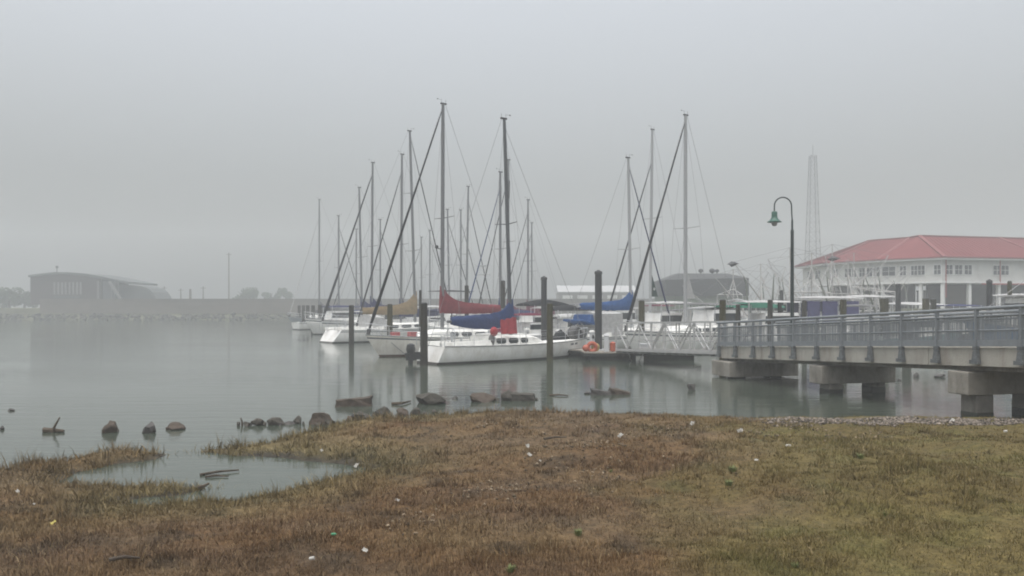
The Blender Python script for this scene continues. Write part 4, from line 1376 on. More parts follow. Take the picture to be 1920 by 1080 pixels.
    for s in (1, -1):
        pp = []
        for i in range(6):
            t = 0.55 + 0.43 * i / 5
            x, y, zz = pt(t, 7, s)
            pp.append((x, y * 0.95, zz + 0.55))
            m.tube([(x, y * 0.96, zz), (x, y * 0.95, zz + 0.55)], 0.016, 5)
        m.tube(pp, 0.018, 5)
    m.build('bow_rail', M['steel'], root)
    return root
A0 = R(39.8)
motorboat('white sport fishing boat with a tall tuna tower behind the red sail cover', 905, 92, A0, 12, 4.2, tower=True, topz=None, house=2.2, top='cv_grey')
motorboat('white motor boat with a dark canvas hardtop left of the sport fishing boat', 846, 90, A0, 10, 3.6, top='cv_black', house=1.3, topz=zat(546, 90))
motorboat('white motor boat with long low dark top right of the tuna tower boat', 965, 84, A0, 9, 3.4, top='cv_navy', house=1.3)
motorboat('small white motor boat with navy top left of the cream sailboat', 690, 92, A0, 9, 3.3, top='cv_white', house=1.4)
motorboat('white motor boat with a black canopy behind the black coated pile', 1018, 60, A0 + math.pi, 8, 3.0, top='cv_black', house=1.5, topz=3.1, toph=0.35)
motorboat('small motor boat with a low black cover left of the tallest pile', 1062, 58, A0, 7.5, 3.0, top='cv_black', house=1.2, topz=2.75, toph=0.3)
motorboat('white motor boat with maroon seat covers just right of the dark leaning mast', 990, 55, A0 + R(8), 7.5, 2.8, top='cv_maroon', house=1.0, topz=2.45)
mb = [(1068, 66, 8.0, 2.9, 'cv_white', 2.3, 'white open boat between the black coated pile and the tallest pile'),
      (1090, 80, 9.0, 3.2, 'cv_grey', 3.2, 'white cabin boat with grey top behind the blue sail cover'),
      (1150, 74, 9.0, 3.2, 'cv_white', 2.9, 'white cabin boat behind the white cockpit tent'),
      (1235, 78, 10.0, 3.4, 'cv_maroon', 3.1, 'white boat with a dull maroon canopy in front of the charcoal building'),
      (1285, 70, 9.5, 3.3, 'cv_grey', 2.7, 'white boat with grey awning behind the pale mast and the gangway'),
      (1330, 74, 9.0, 3.2, 'cv_white', 2.9, 'white boat with white top between the gangway end and the pier'),
      (640, 88, 8.5, 3.1, 'cv_navy', 3.0, 'white motor boat with navy top among the far left sailboats'),
      (760, 98, 9.0, 3.2, 'cv_black', 3.2, 'white motor boat with black top behind the tan sail cover'),
      (725, 82, 8.5, 3.1, 'cv_white', 2.9, 'white motor boat with pale top behind the wooden pile beside the tan cover'),
      (1470, 60, 9.0, 3.2, 'cv_grey', 2.5, 'white cabin boat low behind the railing left of the lamp'),
      (1660, 63, 10.0, 3.3, 'cv_white', 2.4, 'white boat low behind the railing below the wide building window'),
      (1845, 66, 9.0, 3.2, 'cv_grey', 2.8, 'white boat with grey top between the capped pile and the building corner column')]
mb += [(1352, 57, 10.0, 3.4, 'cv_grey', 3.15, 'white cabin cruiser behind the mossy pile at the end of the pier railing'),
       (1438, 58, 10.5, 3.5, 'cv_white', 3.35, 'white cabin cruiser behind the slim piles left of the lamp'),
       (1608, 56, 10.5, 3.5, 'cv_grey', 3.05, 'tall white cabin cruiser behind the stout mossy pile'),
       (1722, 66, 10.0, 3.4, 'cv_white', 3.2, 'white cabin cruiser right of the tall dark pile before the building'),
       (1795, 72, 10.0, 3.4, 'cv_navy', 3.1, 'white cabin cruiser below the three window row of the building corner'),
       (1256, 62, 10.0, 3.4, 'cv_white', 3.3, 'white cabin cruiser behind the middle of the gangway'),
       (1310, 60, 9.5, 3.3, 'cv_grey', 3.2, 'white cabin cruiser behind the right end of the gangway'),
       (1035, 70, 9.5, 3.3, 'cv_white', 2.9, 'white cabin cruiser behind the mossy pile at the nearest bow'),
       (812, 80, 9.5, 3.3, 'cv_white', 3.0, 'white cabin cruiser seen just under the red sail cover'),
       (900, 70, 9.5, 3.3, 'cv_white', 2.7, 'white cabin cruiser between the red and blue sail covers')]
for px, d, L_, B_, tp, tz, lab in mb:
    motorboat(lab, px, d, A0 + R((px * 37) % 50 - 25) + (math.pi if px % 4 == 0 else 0), L_, B_, top=tp, house=min(1.15 + ((px * 13) % 7) * 0.12, tz - 1.15), topz=tz)
motorboat('white cabin boat with a broad white curved top in front of the red roofed building', 1622, 66, R(15), 9.5, 3.4, top='cv_white', house=1.5, topz=zat(556, 66))
motorboat('white open boat with pale top below the white building columns', 1700, 70, R(8), 9, 3.3, top='cv_white', house=1.2, topz=zat(569, 70))
motorboat('white cruiser with violet blue side curtains behind the lamp pole', 1545, 62, R(20), 12, 3.8, top='cv_white', house=1.7, topz=zat(558, 62), curtain='cv_violet')
motorboat('white cruiser with a long dark green awning behind the pier railing', 1405, 66, R(15), 11, 3.4, top='cv_green', house=1.1, topz=zat(576, 66), toph=0.38)
motorboat('white skiff with small cabin at the far right edge beyond the railing', 1905, 74, R(160), 8, 3.0, top='cv_white', house=1.1, topz=zat(553, 74))
motorboat('low dark grey work boat with white posts seen through the near railing', 1775, 60, R(4), 11, 3.6, hull='hulldark', top='cv_grey', house=1.5, topz=2.6, fb=(0.9, 1.5))
motorboat('pale teal hulled boat with white gunwale seen through the railing', 1700, 57, R(12), 9.5, 3.2, hull='hullteal', top='cv_white', house=1.2, topz=2.3)

# ---- shrimp trawlers
def trawler(label, px, d, rz, L, B, hull='gel', mast_h=9.0, out=(55, 55), bundles=True, nets=True):
    root = thing('shrimp_trawler', label, 'trawler', P(px, d), rz, 'shrimp trawlers by the red roofed building')
    b, sheer, pt0 = hull_fn(L, B, 0.9, 2.4, L * 0.14, 0.3, 0.8)
    pt = lambda t, u, s: (pt0(t, u, s)[0] - L / 2, *pt0(t, u, s)[1:])
    ts = [i / 14 for i in range(15)]
    m = MB()
    for side in (1, -1):
        o = len(m.v)
        for t in ts:
            for u in range(8):
                m.v.append(pt(t, u, side))
        for i in range(14):
            for u in range(7):
                a = o + i * 8 + u
                m.f.append((a, a + 8, a + 9, a + 1)); m.mi.append(0 if u < 3 else 1 if u < 6 else 2)
    o = len(m.v)
    m.v += [pt(0, u, 1) for u in range(8)] + [pt(0, u, -1) for u in range(8)]
    for u in range(7):
        m.f.append((o + u, o + u + 1, o + 9 + u, o + 8 + u)); m.mi.append(0 if u < 3 else 1)
    m.build('hull', [M['boot'], M[hull], M['rigwhite']], root, smooth=True, angle=35)
    m = MB()
    m.loft([[(pt(t, 7, 1)[0], pt(t, 7, 1)[1] * 0.97, sheer(t) - 0.25), (pt(t, 7, 1)[0], -pt(t, 7, 1)[1] * 0.97, sheer(t) - 0.25)] for t in ts], closed=False)
    m.build('deck', M['plank'], root)
    z = sheer(0.62) - 0.2
    x = L * 0.14
    m = MB(); m.box((x, 0, z + 1.15), (L * 0.24, B * 0.56, 2.3), top=(0.95, 0.95)); wh = m.build('wheelhouse', M['gel'], root, bevel=0.05)
    m = MB(); m.box((x, 0, z + 1.6), (L * 0.238, B * 0.558, 0.62), top=(0.985, 0.985)); m.build('window', M['window'], wh)
    m = MB(); m.box((x - 0.1, 0, z + 2.36), (L * 0.3, B * 0.66, 0.12)); m.build('wheelhouse_roof', M['rigwhite'], wh, bevel=0.02)
    xm = x - L * 0.15
    m = MB()
    m.tube([(xm, 0, z), (xm, 0, z + mast_h)], [0.09, 0.05], 8)
    m.tube([(xm - 2.0, 1.3, z), (xm, 0, z + mast_h * 0.8)], 0.05, 6); m.tube([(xm - 2.0, -1.3, z), (xm, 0, z + mast_h * 0.8)], 0.05, 6)
    for k in range(9):
        q = 0.08 + k * 0.085
        m.tube([(xm - 2.0 * (1 - q / 0.8 * 0.8), 1.3 * (1 - q), z + mast_h * 0.8 * q), (xm - 2.0 * (1 - q / 0.8 * 0.8), -1.3 * (1 - q), z + mast_h * 0.8 * q)], 0.02, 5)
    m.build('mast', M['rigwhite'], root)
    for s, ang in ((1, out[0]), (-1, out[1])):
        a = R(ang)
        ln = mast_h * 0.92
        p0 = Vector((xm + 0.2, s * B * 0.35, z + 0.6))
        dr = Vector((0, s * math.cos(a), math.sin(a)))
        m = MB()
        e = p0 + dr * ln
        up = Vector((0.28, 0, 0))
        m.tube([p0, e], [0.06, 0.035], 6)
        m.tube([p0 + up, e], 0.026, 5)
        for k in range(8):
            q = k / 8
            m.tube([p0.lerp(e, q), (p0 + up).lerp(e, q + 0.06)], 0.016, 4)
        m.build('outrigger', M['rigwhite'], root)
        m = MB()
        top = Vector((xm, 0, z + mast_h))
        m.tube([top, e], 0.014, 4); m.tube([top, p0.lerp(e, 0.6)], 0.014, 4)
        m.tube([e, (L * 0.45, 0, sheer(0.95))], 0.014, 4); m.tube([e, (-L * 0.45, s * B * 0.3, z + 0.5)], 0.014, 4)
        m.build('stay_wire', M['wire'], root)
        if bundles:
            m = MB()
            m.loft([[(e.x + q, e.y + s * 0.05, e.z - 0.2 + w), (e.x + q, e.y + s * 0.35, e.z - 0.2), (e.x + q, e.y + s * 0.05, e.z - 0.2 - w), (e.x + q, e.y - s * 0.3, e.z - 0.2)] for q, w in ((-0.7, 0.03), (-0.3, 0.2), (0.4, 0.28), (0.8, 0.05))])
            m.build('otter_board', M['rigdark'], root)
        if nets:
            m = MB()
            q0 = p0.lerp(e, 0.75)
            random.seed(int(px + s))
            pts = [q0 + Vector((random.uniform(-0.1, 0.1) - 0.25 * i, random.uniform(-0.1, 0.1), -(q0.z - z - 0.2) * i / 6)) for i in range(7)]
            m.tube(pts, [0.03, 0.06, 0.08, 0.1, 0.1, 0.14, 0.1], 7)
            m.build('hung_net', M['net'], root, smooth=True)
    # stern gallows
    m = MB()
    xg = -L * 0.36
    for s in (1, -1):
        m.tube([(xg, s * B * 0.36, sheer(0.12) - 0.2), (xg, s * B * 0.3, z + 3.0)], 0.06, 6)
        m.tube([(xg - 0.9, s * B * 0.36, sheer(0.1) - 0.2), (xg, s * B * 0.3, z + 2.4)], 0.05, 6)
        m.tube([(xg, s * B * 0.3, z + 3.0), (xm, 0, z + mast_h * 0.62)], 0.035, 5)
    m.tube([(xg, B * 0.3, z + 3.0), (xg, -B * 0.3, z + 3.0)], 0.06, 6)
    m.tube([(xg, B * 0.33, z + 1.7), (xg, -B * 0.33, z + 1.7)], 0.045, 6)
    m.build('stern_gallows', M['rigwhite'], root)
    m = MB(); m.box((-L * 0.16, 0, z + 0.25), (1.5, B * 0.5, 0.9)); m.tube([(-L * 0.16, -B * 0.3, z + 0.8), (-L * 0.16, B * 0.3, z + 0.8)], 0.4, 10)
    m.build('winch_drum', M['rigdark'], root)
    m = MB()
    for s in (1, -1):
        pp = []
        for i in range(8):
            t = 0.04 + 0.92 * i / 7
            xx, yy, zz = pt(t, 7, s)
            pp.append((xx, yy * 0.95, zz + 0.55)); m.tube([(xx, yy * 0.96, zz - 0.05), (xx, yy * 0.95, zz + 0.55)], 0.022, 5)
        m.tube(pp, 0.024, 5)
    m.build('bulwark_rail', M['rigwhite'], root)
    return root
trawler('white shrimp trawler with dark boards at its outrigger tips left of the lamp pole', 1480, 80, R(100), 14, 4.6, mast_h=7.6, out=(52, 62))
trawler('white shrimp trawler with tall ladder mast in front of the red roof left end', 1560, 86, R(80), 14, 4.6, mast_h=8.4, out=(48, 58), bundles=False)
trawler('white shrimp trawler with low rigging before the charcoal roofed building', 1375, 92, R(70), 13, 4.4, mast_h=6.0, out=(40, 65), bundles=False)
trawler('white shrimp trawler half hidden behind the green awning boat', 1425, 88, R(110), 12, 4.2, mast_h=6.4, out=(45, 70), bundles=False)
trawler('white shrimp trawler with steep outriggers just right of the lamp pole', 1522, 76, R(65), 12, 4.2, mast_h=6.8, out=(66, 50), bundles=False)
trawler('white shrimp trawler farthest back before the bend in the white building', 1640, 99, R(85), 12, 4.2, mast_h=6.5, out=(70, 62), bundles=False)
trawler('small white shrimp trawler behind the white curved top cabin boat', 1588, 73, R(120), 11, 4.0, mast_h=5.8, out=(58, 72), bundles=False)
trawler('shrimp trawler with one pale outrigger crossing the red roof', 1600, 94, R(95), 13, 4.4, mast_h=8.0, out=(75, 50), bundles=False)
trawler('blue hulled shrimp trawler seen through the railing near the right edge', 2010, 49, R(175), 13, 4.4, hull='hullblue', mast_h=4.4, out=(84, 84), bundles=False, nets=False)

# ------------------------------------------------------------------ red roofed building on piers
def hip_building():
    fp = [(1505, 128), (1553, 118), (1652, 110.5), (1766, 104.5), (1960, 108), (2150, 113)]     # facade corners: column, distance
    pts = [P(px, d) for px, d in fp]
    root = thing('harbour_building', 'long white building on columns with a red metal hip roof and a bent front', 'building', (pts[3].x, pts[3].y, 2.75))
    o = Vector(root.location)
    zg, zf, ze, zr = 2.75, 6.1, 9.15, 12.9
    depth = 15.0
    # outward normals along the facade
    nrm = []
    for i in range(len(pts)):
        a = pts[max(i - 1, 0)]; c = pts[min(i + 1, len(pts) - 1)]
        t = (c - a).normalized()
        nrm.append(Vector((t.y, -t.x, 0)))
    back = [p - n * depth for p, n in zip(pts, nrm)]
    back[0] = back[0] + (pts[1] - pts[0]).normalized() * 4
    V = lambda p, z: Vector((p.x, p.y, z)) - o
    # upper storey walls
    m = MB()
    n = len(pts)
    rings_lo = [V(p, zf) for p in pts] + [V(p, zf) for p in reversed(back)]
    rings_hi = [V(p, ze - 0.05) for p in pts] + [V(p, ze - 0.05) for p in reversed(back)]
    m.loft([rings_lo, rings_hi])
    m.build('upper_wall', M['wallwhite'], root)
    # eaves band
    ex = [p + nn * 0.9 for p, nn in zip(pts, nrm)]
    bx_ = [p - nn * 0.9 for p, nn in zip(back, nrm)]
    ex[0] = ex[0] - (pts[1] - pts[0]).normalized() * 0.9
    m = MB(); m.loft([[V(p, ze - 0.02) for p in ex] + [V(p, ze - 0.02) for p in reversed(bx_)], [V(p, ze + 0.28) for p in ex] + [V(p, ze + 0.28) for p in reversed(bx_)]])
    m.build('fascia', M['trimwhite'], root)
    # roof planes to the ridge
    ridge = [p - nn * depth / 2 for p, nn in zip(pts, nrm)]
    ridge[0] = ridge[0].lerp(ridge[1], 0.85)
    m = MB()
    A = [V(p, ze + 0.3) for p in ex]; Bk = [V(p, ze + 0.3) for p in bx_]; Rg = [V(p, zr) for p in ridge]
    m.add(A + Rg + Bk, [(i, i + 1, n + i + 1, n + i) for i in range(n - 1)] + [(2 * n + i + 1, 2 * n + i, n + i, n + i + 1) for i in range(n - 1)] + [(0, n, 2 * n), (n - 1, 3 * n - 1, 2 * n - 1)])
    rf = m.build('roof', M['roofred'], root)
    up = Vector((0, 0, 0.06))
    for i in range(n):
        m = MB(); m.bar(A[i] + up, Rg[i] + up, 0.5, 0.12); m.build('hip_cap', M['roofcap'], rf)
    m = MB()
    for i in range(n - 1):
        m.bar(Rg[i] + up, Rg[i + 1] + up, 0.4, 0.14)
    m.build('ridge_cap', M['roofcap'], rf)
    m = MB()
    for i in range(n - 1):                                 # standing seams
        ln = (A[i + 1] - A[i]).length
        k = int(ln / 0.75)
        for j in range(1, k):
            q = j / k
            m.bar(A[i].lerp(A[i + 1], q) + Vector((0, 0, 0.02)), Rg[i].lerp(Rg[i + 1], q) + Vector((0, 0, 0.03)), 0.035, 0.03)
    m.build('standing_seam', M['roofred'], rf)
    # gutter line in red under the eaves
    m = MB()
    for i in range(n - 1):
        m.bar(A[i] + Vector((0, 0, -0.02)), A[i + 1] + Vector((0, 0, -0.02)), 0.22, 0.16)
    m.build('gutter', M['roofcap'], rf)
    # windows by column
    def facade(px):
        for i in range(n - 1):
            x0, x1 = fp[i][0], fp[i + 1][0]
            if x0 <= px <= x1:
                # intersect the sight line with the facade segment
                s = (px - 960) / F
                a, c = pts[i], pts[i + 1]
                t = (s * a.y - a.x) / ((c.x - a.x) - s * (c.y - a.y))
                return a.lerp(c, t), (c - a).normalized()
        return pts[-1], Vector((1, 0, 0))
    wins = [(1516, 1524), (1530, 1538), (1552, 1561), (1564, 1571), (1585, 1596), (1599, 1606), (1612, 1622), (1626, 1636), (1639, 1650), (1655, 1679), (1688, 1699), (1709, 1720), (1722, 1734), (1752, 1764),
            (1772, 1785), (1790, 1803), (1808, 1821), (1862, 1875), (1877, 1890), (1930, 1944), (1950, 1964)]
    for a, c in wins:
        pa, t = facade(a); pc, t2 = facade(c)
        nn = Vector((t.y, -t.x, 0))
        w = (pc - pa).length
        c_ = (pa + pc) / 2
        ang = math.atan2(t.y, t.x)
        m = MB(); m.box(V(c_ + nn * 0.02, 7.85), (w + 0.22, 0.1, 1.42), ang); fr = m.build('window', M['trimwhite'], root)
        m = MB(); m.box(V(c_ + nn * 0.045, 7.85), (w, 0.1, 1.2), ang); m.build('pane', M['pane'], fr)
        m = MB(); m.box(V(c_ + nn * 0.07, 7.85), (0.06, 0.09, 1.2), ang); m.box(V(c_ + nn * 0.068, 7.85), (w, 0.09, 0.05), ang); m.build('glazing_bar', M['trimwhite'], fr)
    # sill band
    m = MB()
    for i in range(n - 1):
        m.bar(V(pts[i] + nrm[i] * 0.06, zf + 0.12), V(pts[i + 1] + nrm[i + 1] * 0.06, zf + 0.12), 0.2, 0.26)
    m.build('floor_band', M['trimwhite'], root)
    # columns below
    for px in (1553, 1600, 1652, 1725, 1766, 1820, 1875, 1960, 2050):
        p, t = facade(px)
        nn = Vector((t.y, -t.x, 0))
        m = MB(); m.box(V(p - nn * 0.3, (zg + zf) / 2), (0.42, 0.42, zf - zg), math.atan2(t.y, t.x)); m.build('column', M['trimwhite'], root)
    # set back ground storey
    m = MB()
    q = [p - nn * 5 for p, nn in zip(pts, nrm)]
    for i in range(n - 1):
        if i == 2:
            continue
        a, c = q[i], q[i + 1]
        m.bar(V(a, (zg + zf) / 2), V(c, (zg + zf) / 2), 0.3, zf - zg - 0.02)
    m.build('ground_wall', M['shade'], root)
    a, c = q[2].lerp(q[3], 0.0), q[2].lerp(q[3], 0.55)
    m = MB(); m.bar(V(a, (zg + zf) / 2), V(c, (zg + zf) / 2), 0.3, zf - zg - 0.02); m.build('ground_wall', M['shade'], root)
    a, c = q[3].lerp(q[4], 0.14) + nrm[3] * 1.2, q[3].lerp(q[4], 0.4) + nrm[4] * 1.2
    m = MB(); m.bar(V(a, 4.4), V(c, 4.4), 0.4, 3.3); m.build('stair_wall', M['flood'], root)
    for px in (1772.5, 1874):
        p, t = facade(px)
        nn = Vector((t.y, -t.x, 0))
        m = MB(); m.tube([V(p + nn * 0.12, ze), V(p + nn * 0.12, 4.2 if px < 1800 else 6.2)], 0.07, 6); m.build('downpipe', M['downpipe'], root)
    p, t = facade(1838); p2, _ = facade(1958)
    m = MB(); m.bar(V(p + Vector((0, -0.4, 0)), zf - 0.1), V(p2 + Vector((0, -0.4, 0)), zf - 0.1), 0.12, 0.16); m.build('awning_edge', M['downpipe'], root)
    return root
hip_building()
m = MB(); m.box((0, 0, 1.0), (4.0, 3.0, 2.0)); m.box((0, 0, 2.05), (4.2, 3.2, 0.14))
t = thing('storage_shed', 'small pale blue white shed under the red roofed building between two columns', 'shed', P(1744, 112, 2.75))
mm = MB(); mm.box((0, 0, 1.2), (2.6, 2.2, 2.4)); mm.build('wall', M['wallwhite'], t)
mm = MB(); mm.box((0, 0, 2.46), (2.8, 2.4, 0.12)); mm.build('roof', M['slab'], t)

# charcoal roofed building
root = thing('charcoal_building', 'low building with a broad charcoal grey mansard roof behind the gangway', 'building', P(1318, 128, 2.6))
m = MB(); m.box((0, 3, 1.05), (12.6, 10, 2.1)); m.build('wall', M['wallgreen'], root)
m = MB()
w0, w1 = 13.2, 8.2
m.loft([[(-6.6, -2.6, 2.1), (6.6, -2.6, 2.1), (6.6, 8.6, 2.1), (-6.6, 8.6, 2.1)], [(-6.5, -2.5, 4.6), (6.6, -2.5, 4.9), (6.6, 8.5, 4.9), (-6.5, 8.5, 4.6)], [(-3.8, 1, 5.75), (4.2, 1, 5.75), (4.2, 5, 5.75), (-3.8, 5, 5.75)]])
rf = m.build('roof', M['roofdark'], root)
for x, s in ((0.25, 0.42), (2.1, 0.5), (2.9, 0.36)):
    m = MB(); m.tube([(x, 2.5, 5.6), (x, 2.5, 6.1)], 0.12, 8); m.ball((x, 2.5, 6.25), s, 10, sz=0.8); m.build('roof_vent', M['rigdark'], rf, smooth=True)
root = thing('boat_shed', 'long pale shed with a white metal roof far behind the tall black pile', 'building', P(1120, 235, 2.6))
root.scale = (1.46, 1.46, 1.5)
m = MB(); m.box((0, 4, 1.6), (15.6, 8, 3.2)); m.build('wall', M['flood'], root)
m = MB(); m.loft([[(x, -0.6, 3.2), (x, 4, 4.5), (x, 8.6, 3.2), (x, 8.6, 3.05), (x, -0.6, 3.05)] for x in (-8, 8)]); m.build('roof', M['palemetal'], root)
m = MB()
for i in range(5):
    m.box((-6 + 3 * i, -0.03, 1.3), (2.0, 0.1, 2.4))
m.build('shutter', M['wallwhite'], root)

# lattice tower
root = thing('lattice_tower', 'tall thin grey lattice tower fading into the fog behind the red roof', 'tower', P(1524, 150, 2.75))
zt = zat(292, 150) - 2.75
m = MB()
cor = lambda k, z: Vector(((-1, 1, 1, -1)[k] * (1.35 - 0.85 * z / zt), (-1, -1, 1, 1)[k] * (1.35 - 0.85 * z / zt), z))
for k in range(4):
    m.tube([cor(k, 0), cor(k, zt)], 0.06, 6)
m.build('leg', M['tower'], root)
m = MB()
for i in range(16):
    a, c = zt * i / 16, zt * (i + 1) / 16
    for k in range(4):
        m.tube([cor(k, a), cor((k + 1) % 4, c)], 0.022, 4); m.tube([cor((k + 1) % 4, a), cor(k, c)], 0.022, 4); m.tube([cor(k, c), cor((k + 1) % 4, c)], 0.022, 4)
m.build('bracing', M['tower'], root)
m = MB(); m.tube([(0, 0, zt - 0.5), (0, 0, zt + 2.0)], 0.05, 5); m.build('aerial', M['tower'], root)

# modern pump building on the left, behind the flood wall
root = thing('modern_building', 'brown red modern building with a curved roof slab beyond the flood wall', 'building', P(124, 196, 2.6))
s_ = 196 / F
X = lambda px: (px - 124) * s_
Zc = lambda py: zat(py, 196) - 2.6
m = MB()
top = [(57, 516), (80, 514), (105, 511), (130, 511), (160, 514), (190, 519)]
rings = [[(X(px), 0, Zc(571)), (X(px), 0, Zc(py + 4)), (X(px), 14, Zc(py + 4)), (X(px), 14, Zc(571))] for px, py in top]
m.loft(rings); m.build('body', M['brickred'], root)
m = MB()
top2 = [(56, 516), (80, 513), (105, 510.5), (130, 510.5), (160, 513), (190, 518), (220, 524), (246, 529)]
m.loft([[(X(px), -0.7, Zc(py + 4)), (X(px), -0.7, Zc(py)), (X(px), 14.6, Zc(py)), (X(px), 14.6, Zc(py + 4))] for px, py in top2])
m.build('roof', M['slab'], root)
for k in range(8):
    m = MB(); m.box((X(103 + k * 7), -0.12, (Zc(529) + Zc(552)) / 2), (0.42, 0.2, Zc(529) - Zc(552))); m.build('slat', M['slatpale'], root)
m = MB(); m.box((X(126), -0.06, Zc(557)), (X(150) - X(102), 0.1, 0.5)); m.build('window_band', M['pane'], root)
m = MB(); m.box((X(185), -0.2, (Zc(527) + Zc(571)) / 2), (0.45, 0.3, Zc(527) - Zc(571))); m.build('pilaster', M['slatpale'], root)
m = MB(); m.box((X(202), 3, (Zc(527) + Zc(571)) / 2), (X(214) - X(191), 5, Zc(527) - Zc(571))); m.build('glass_wing', M['pane'], root)
m = MB(); m.bar((X(208), -0.8, Zc(528)), (X(231), -0.8, Zc(563)), 0.7, 0.5); m.build('slanted_strut', M['slatpale'], root)
m = MB()
m.loft([[(X(px), 2.5, Zc(571)), (X(px), 2.5, Zc(py)), (X(px), 12, Zc(py)), (X(px), 12, Zc(571))] for px, py in ((214, 533), (236, 534), (256, 536), (268, 540), (276, 547), (284, 560))])
m.build('sloping_wing', M['slab'], root)
m = MB()
m.tube([(X(98), 2, Zc(514)), (X(98), 2, Zc(500))], 0.1, 6); m.box((X(98), 2, Zc(500)), (0.45, 0.4, 0.6)); m.build('roof_mast', M['rigdark'], root)
m = MB()
for px in (209, 215, 222):
    m.tube([(X(px), 0, Zc(571)), (X(px), 0, Zc(526 + (px - 209) * 0.2))], 0.12, 6)
m.build('column', M['slatpale'], root)

# trees beyond the wall
def tree(label, px, d, top, w, n, name='tree', seed=0):
    random.seed(seed + px)
    h = zat(top, d) - 2.6
    root = thing(name, label, 'tree', P(px, d, 2.6), 0, 'trees beyond the flood wall')
    W_ = w / F * d
    m = MB(); m.tube([(0, 0, 0), (0.1, 0, h * 0.3), (0, 0.1, h * 0.55), (0.1, 0, h * 0.8)], [0.35, 0.28, 0.2, 0.06], 7)
    for k in range(5):
        a = k * 1.3
        m.tube([(0, 0, h * (0.25 + 0.07 * k)), (math.cos(a) * W_ * 0.3, math.sin(a) * W_ * 0.25, h * (0.5 + 0.08 * k))], [0.14, 0.04], 5)
    m.build('trunk', M['bark'], root)
    m = MB()
    lobes = [(random.uniform(-0.36, 0.36) * W_, random.uniform(-0.25, 0.25) * W_, h * random.uniform(0.14, 0.8), random.uniform(0.12, 0.24) * W_) for _ in range(11)]
    for _ in range(n):
        x, y, z, r = random.choice(lobes)
        u = Vector((random.gauss(0, 1), random.gauss(0, 1), random.gauss(0, 1))).normalized() * r * random.random() ** 0.4
        c = Vector((x, y, z)) + Vector((u.x, u.y, u.z * 0.8))
        if c.z > h:
            continue
        s = random.uniform(0.18, 0.42)
        a = Vector((random.uniform(-1, 1), random.uniform(-1, 1), random.uniform(-1, 1))).normalized()
        e = a.orthogonal().normalized()
        m.add([c + a * s, c + e * s * 0.6, c - a * s, c - e * s * 0.6], [(0, 1, 2, 3)])
    m.build('crown', M['leaf'], root)
    return root
tree('broad rounded tree fading into fog beyond the middle of the flood wall', 462, 245, 535, 62, 2600)
tree('smaller foggy tree right of the broad rounded tree', 508, 255, 543, 40, 1400)
tree('taller foggy tree just left of the far grey sailboat', 536, 250, 533, 34, 1500)
tree('foggy tree at the left edge of the picture', 18, 215, 537, 60, 2200)
tree('low foggy tree between the left edge and the modern building', 46, 222, 543, 36, 1500)

# faint poles beyond the wall
for k, (px, top, d, lab) in enumerate(((308, 537, 235, 'short thin post sticking up left of the stubby dark post'), (339, 541, 240, 'short double post above the flood wall'), (357, 542, 225, 'stubby dark post above the flood wall'),
                          (381, 537, 235, 'short thin post above the flood wall right of the stubby dark post'), (429, 474, 240, 'tall faint pole rising beside the broad foggy tree'))):
    t = thing('utility_pole', lab, 'pole', P(px, d, 2.6), 0, 'poles beyond the flood wall')
    zz = zat(top, d) - 2.6
    m = MB(); m.tube([(0, 0, 0), (0, 0, zz)], [0.42 if px == 357 else 0.22, 0.3 if px == 357 else 0.16], 8); m.build('shaft', M['bark'], t)
    if px != 357:
        m = MB(); m.bar((-0.8, 0, zz - 0.5), (0.8, 0, zz - 0.5), 0.14); m.build('crossarm', M['bark'], t)

# ------------------------------------------------------------------ rubble in the shallows
def rock(label, x0, x1, y0, y1, m_='rock', kind='slab', seed=0, name='concrete_rubble', tilt=0.0, z0=0.0, group='rubble lying in the shallows'):
    """box in the photograph: x0..x1 across, y0 top .. y1 waterline"""
    d = (EYE - z0) * F / (y1 - HZ)
    w = (x1 - x0) / F * d
    h = (y1 - y0) / F * d * 0.97
    o = bmesh.new()
    random.seed(seed * 31 + int(x0))
    if kind == 'slab':
        bmesh.ops.create_cube(o, size=1)
        bmesh.ops.subdivide_edges(o, edges=o.edges, cuts=4, use_grid_fill=True)
        dep = max(0.45, w * 0.45)
    else:
        bmesh.ops.create_icosphere(o, subdivisions=3, radius=0.56)
        dep = w * 0.8
    ph = [random.uniform(0, 50) for _ in range(3)]
    planes = [(Vector((random.gauss(0, 1), random.gauss(0, 1), random.gauss(0, 0.8))).normalized(), random.uniform(0.27, 0.46)) for _ in range(13)]
    for v in o.verts:
        c = v.co.copy()
        if kind != 'slab':
            for pn, pd in planes:
                k = c.dot(pn)
                if k > pd:
                    c -= pn * (k - pd)
        nz = float(fbm(np.array([c.x * 3 + ph[0] + c.z * 2]), np.array([c.y * 3 + ph[1] + c.z]), seed, 3)[0]) - 0.5
        c *= 1 + nz * (0.5 if kind == 'slab' else 0.6)
        v.co = c
    hh = h * 1.55
    bmesh.ops.scale(o, vec=(w, dep, hh), verts=o.verts)
    bmesh.ops.rotate(o, cent=(0, 0, 0), matrix=Matrix.Rotation(tilt, 3, 'Y') @ Matrix.Rotation(random.uniform(-0.2, 0.2), 3, 'Z'), verts=o.verts)
    zmax = max(v.co.z for v in o.verts)
    bmesh.ops.translate(o, vec=(0, 0, h - zmax), verts=o.verts)
    me = bpy.data.meshes.new(name)
    o.to_mesh(me); o.free()
    me.materials.append(M[m_])
    ob = bpy.data.objects.new(name, me)
    COL.objects.link(ob)
    ob.location = ((x0 + x1) / 2 / F * d - 960 / F * d, d + dep * 0.4, z0)
    return tag(ob, label, 'rock', group)
rock('long flat tan concrete slab tilted in the water, left end of the outer line', 630, 695, 743, 762, 'rockwarm', 'slab', 1, 'concrete_slab', R(-5))
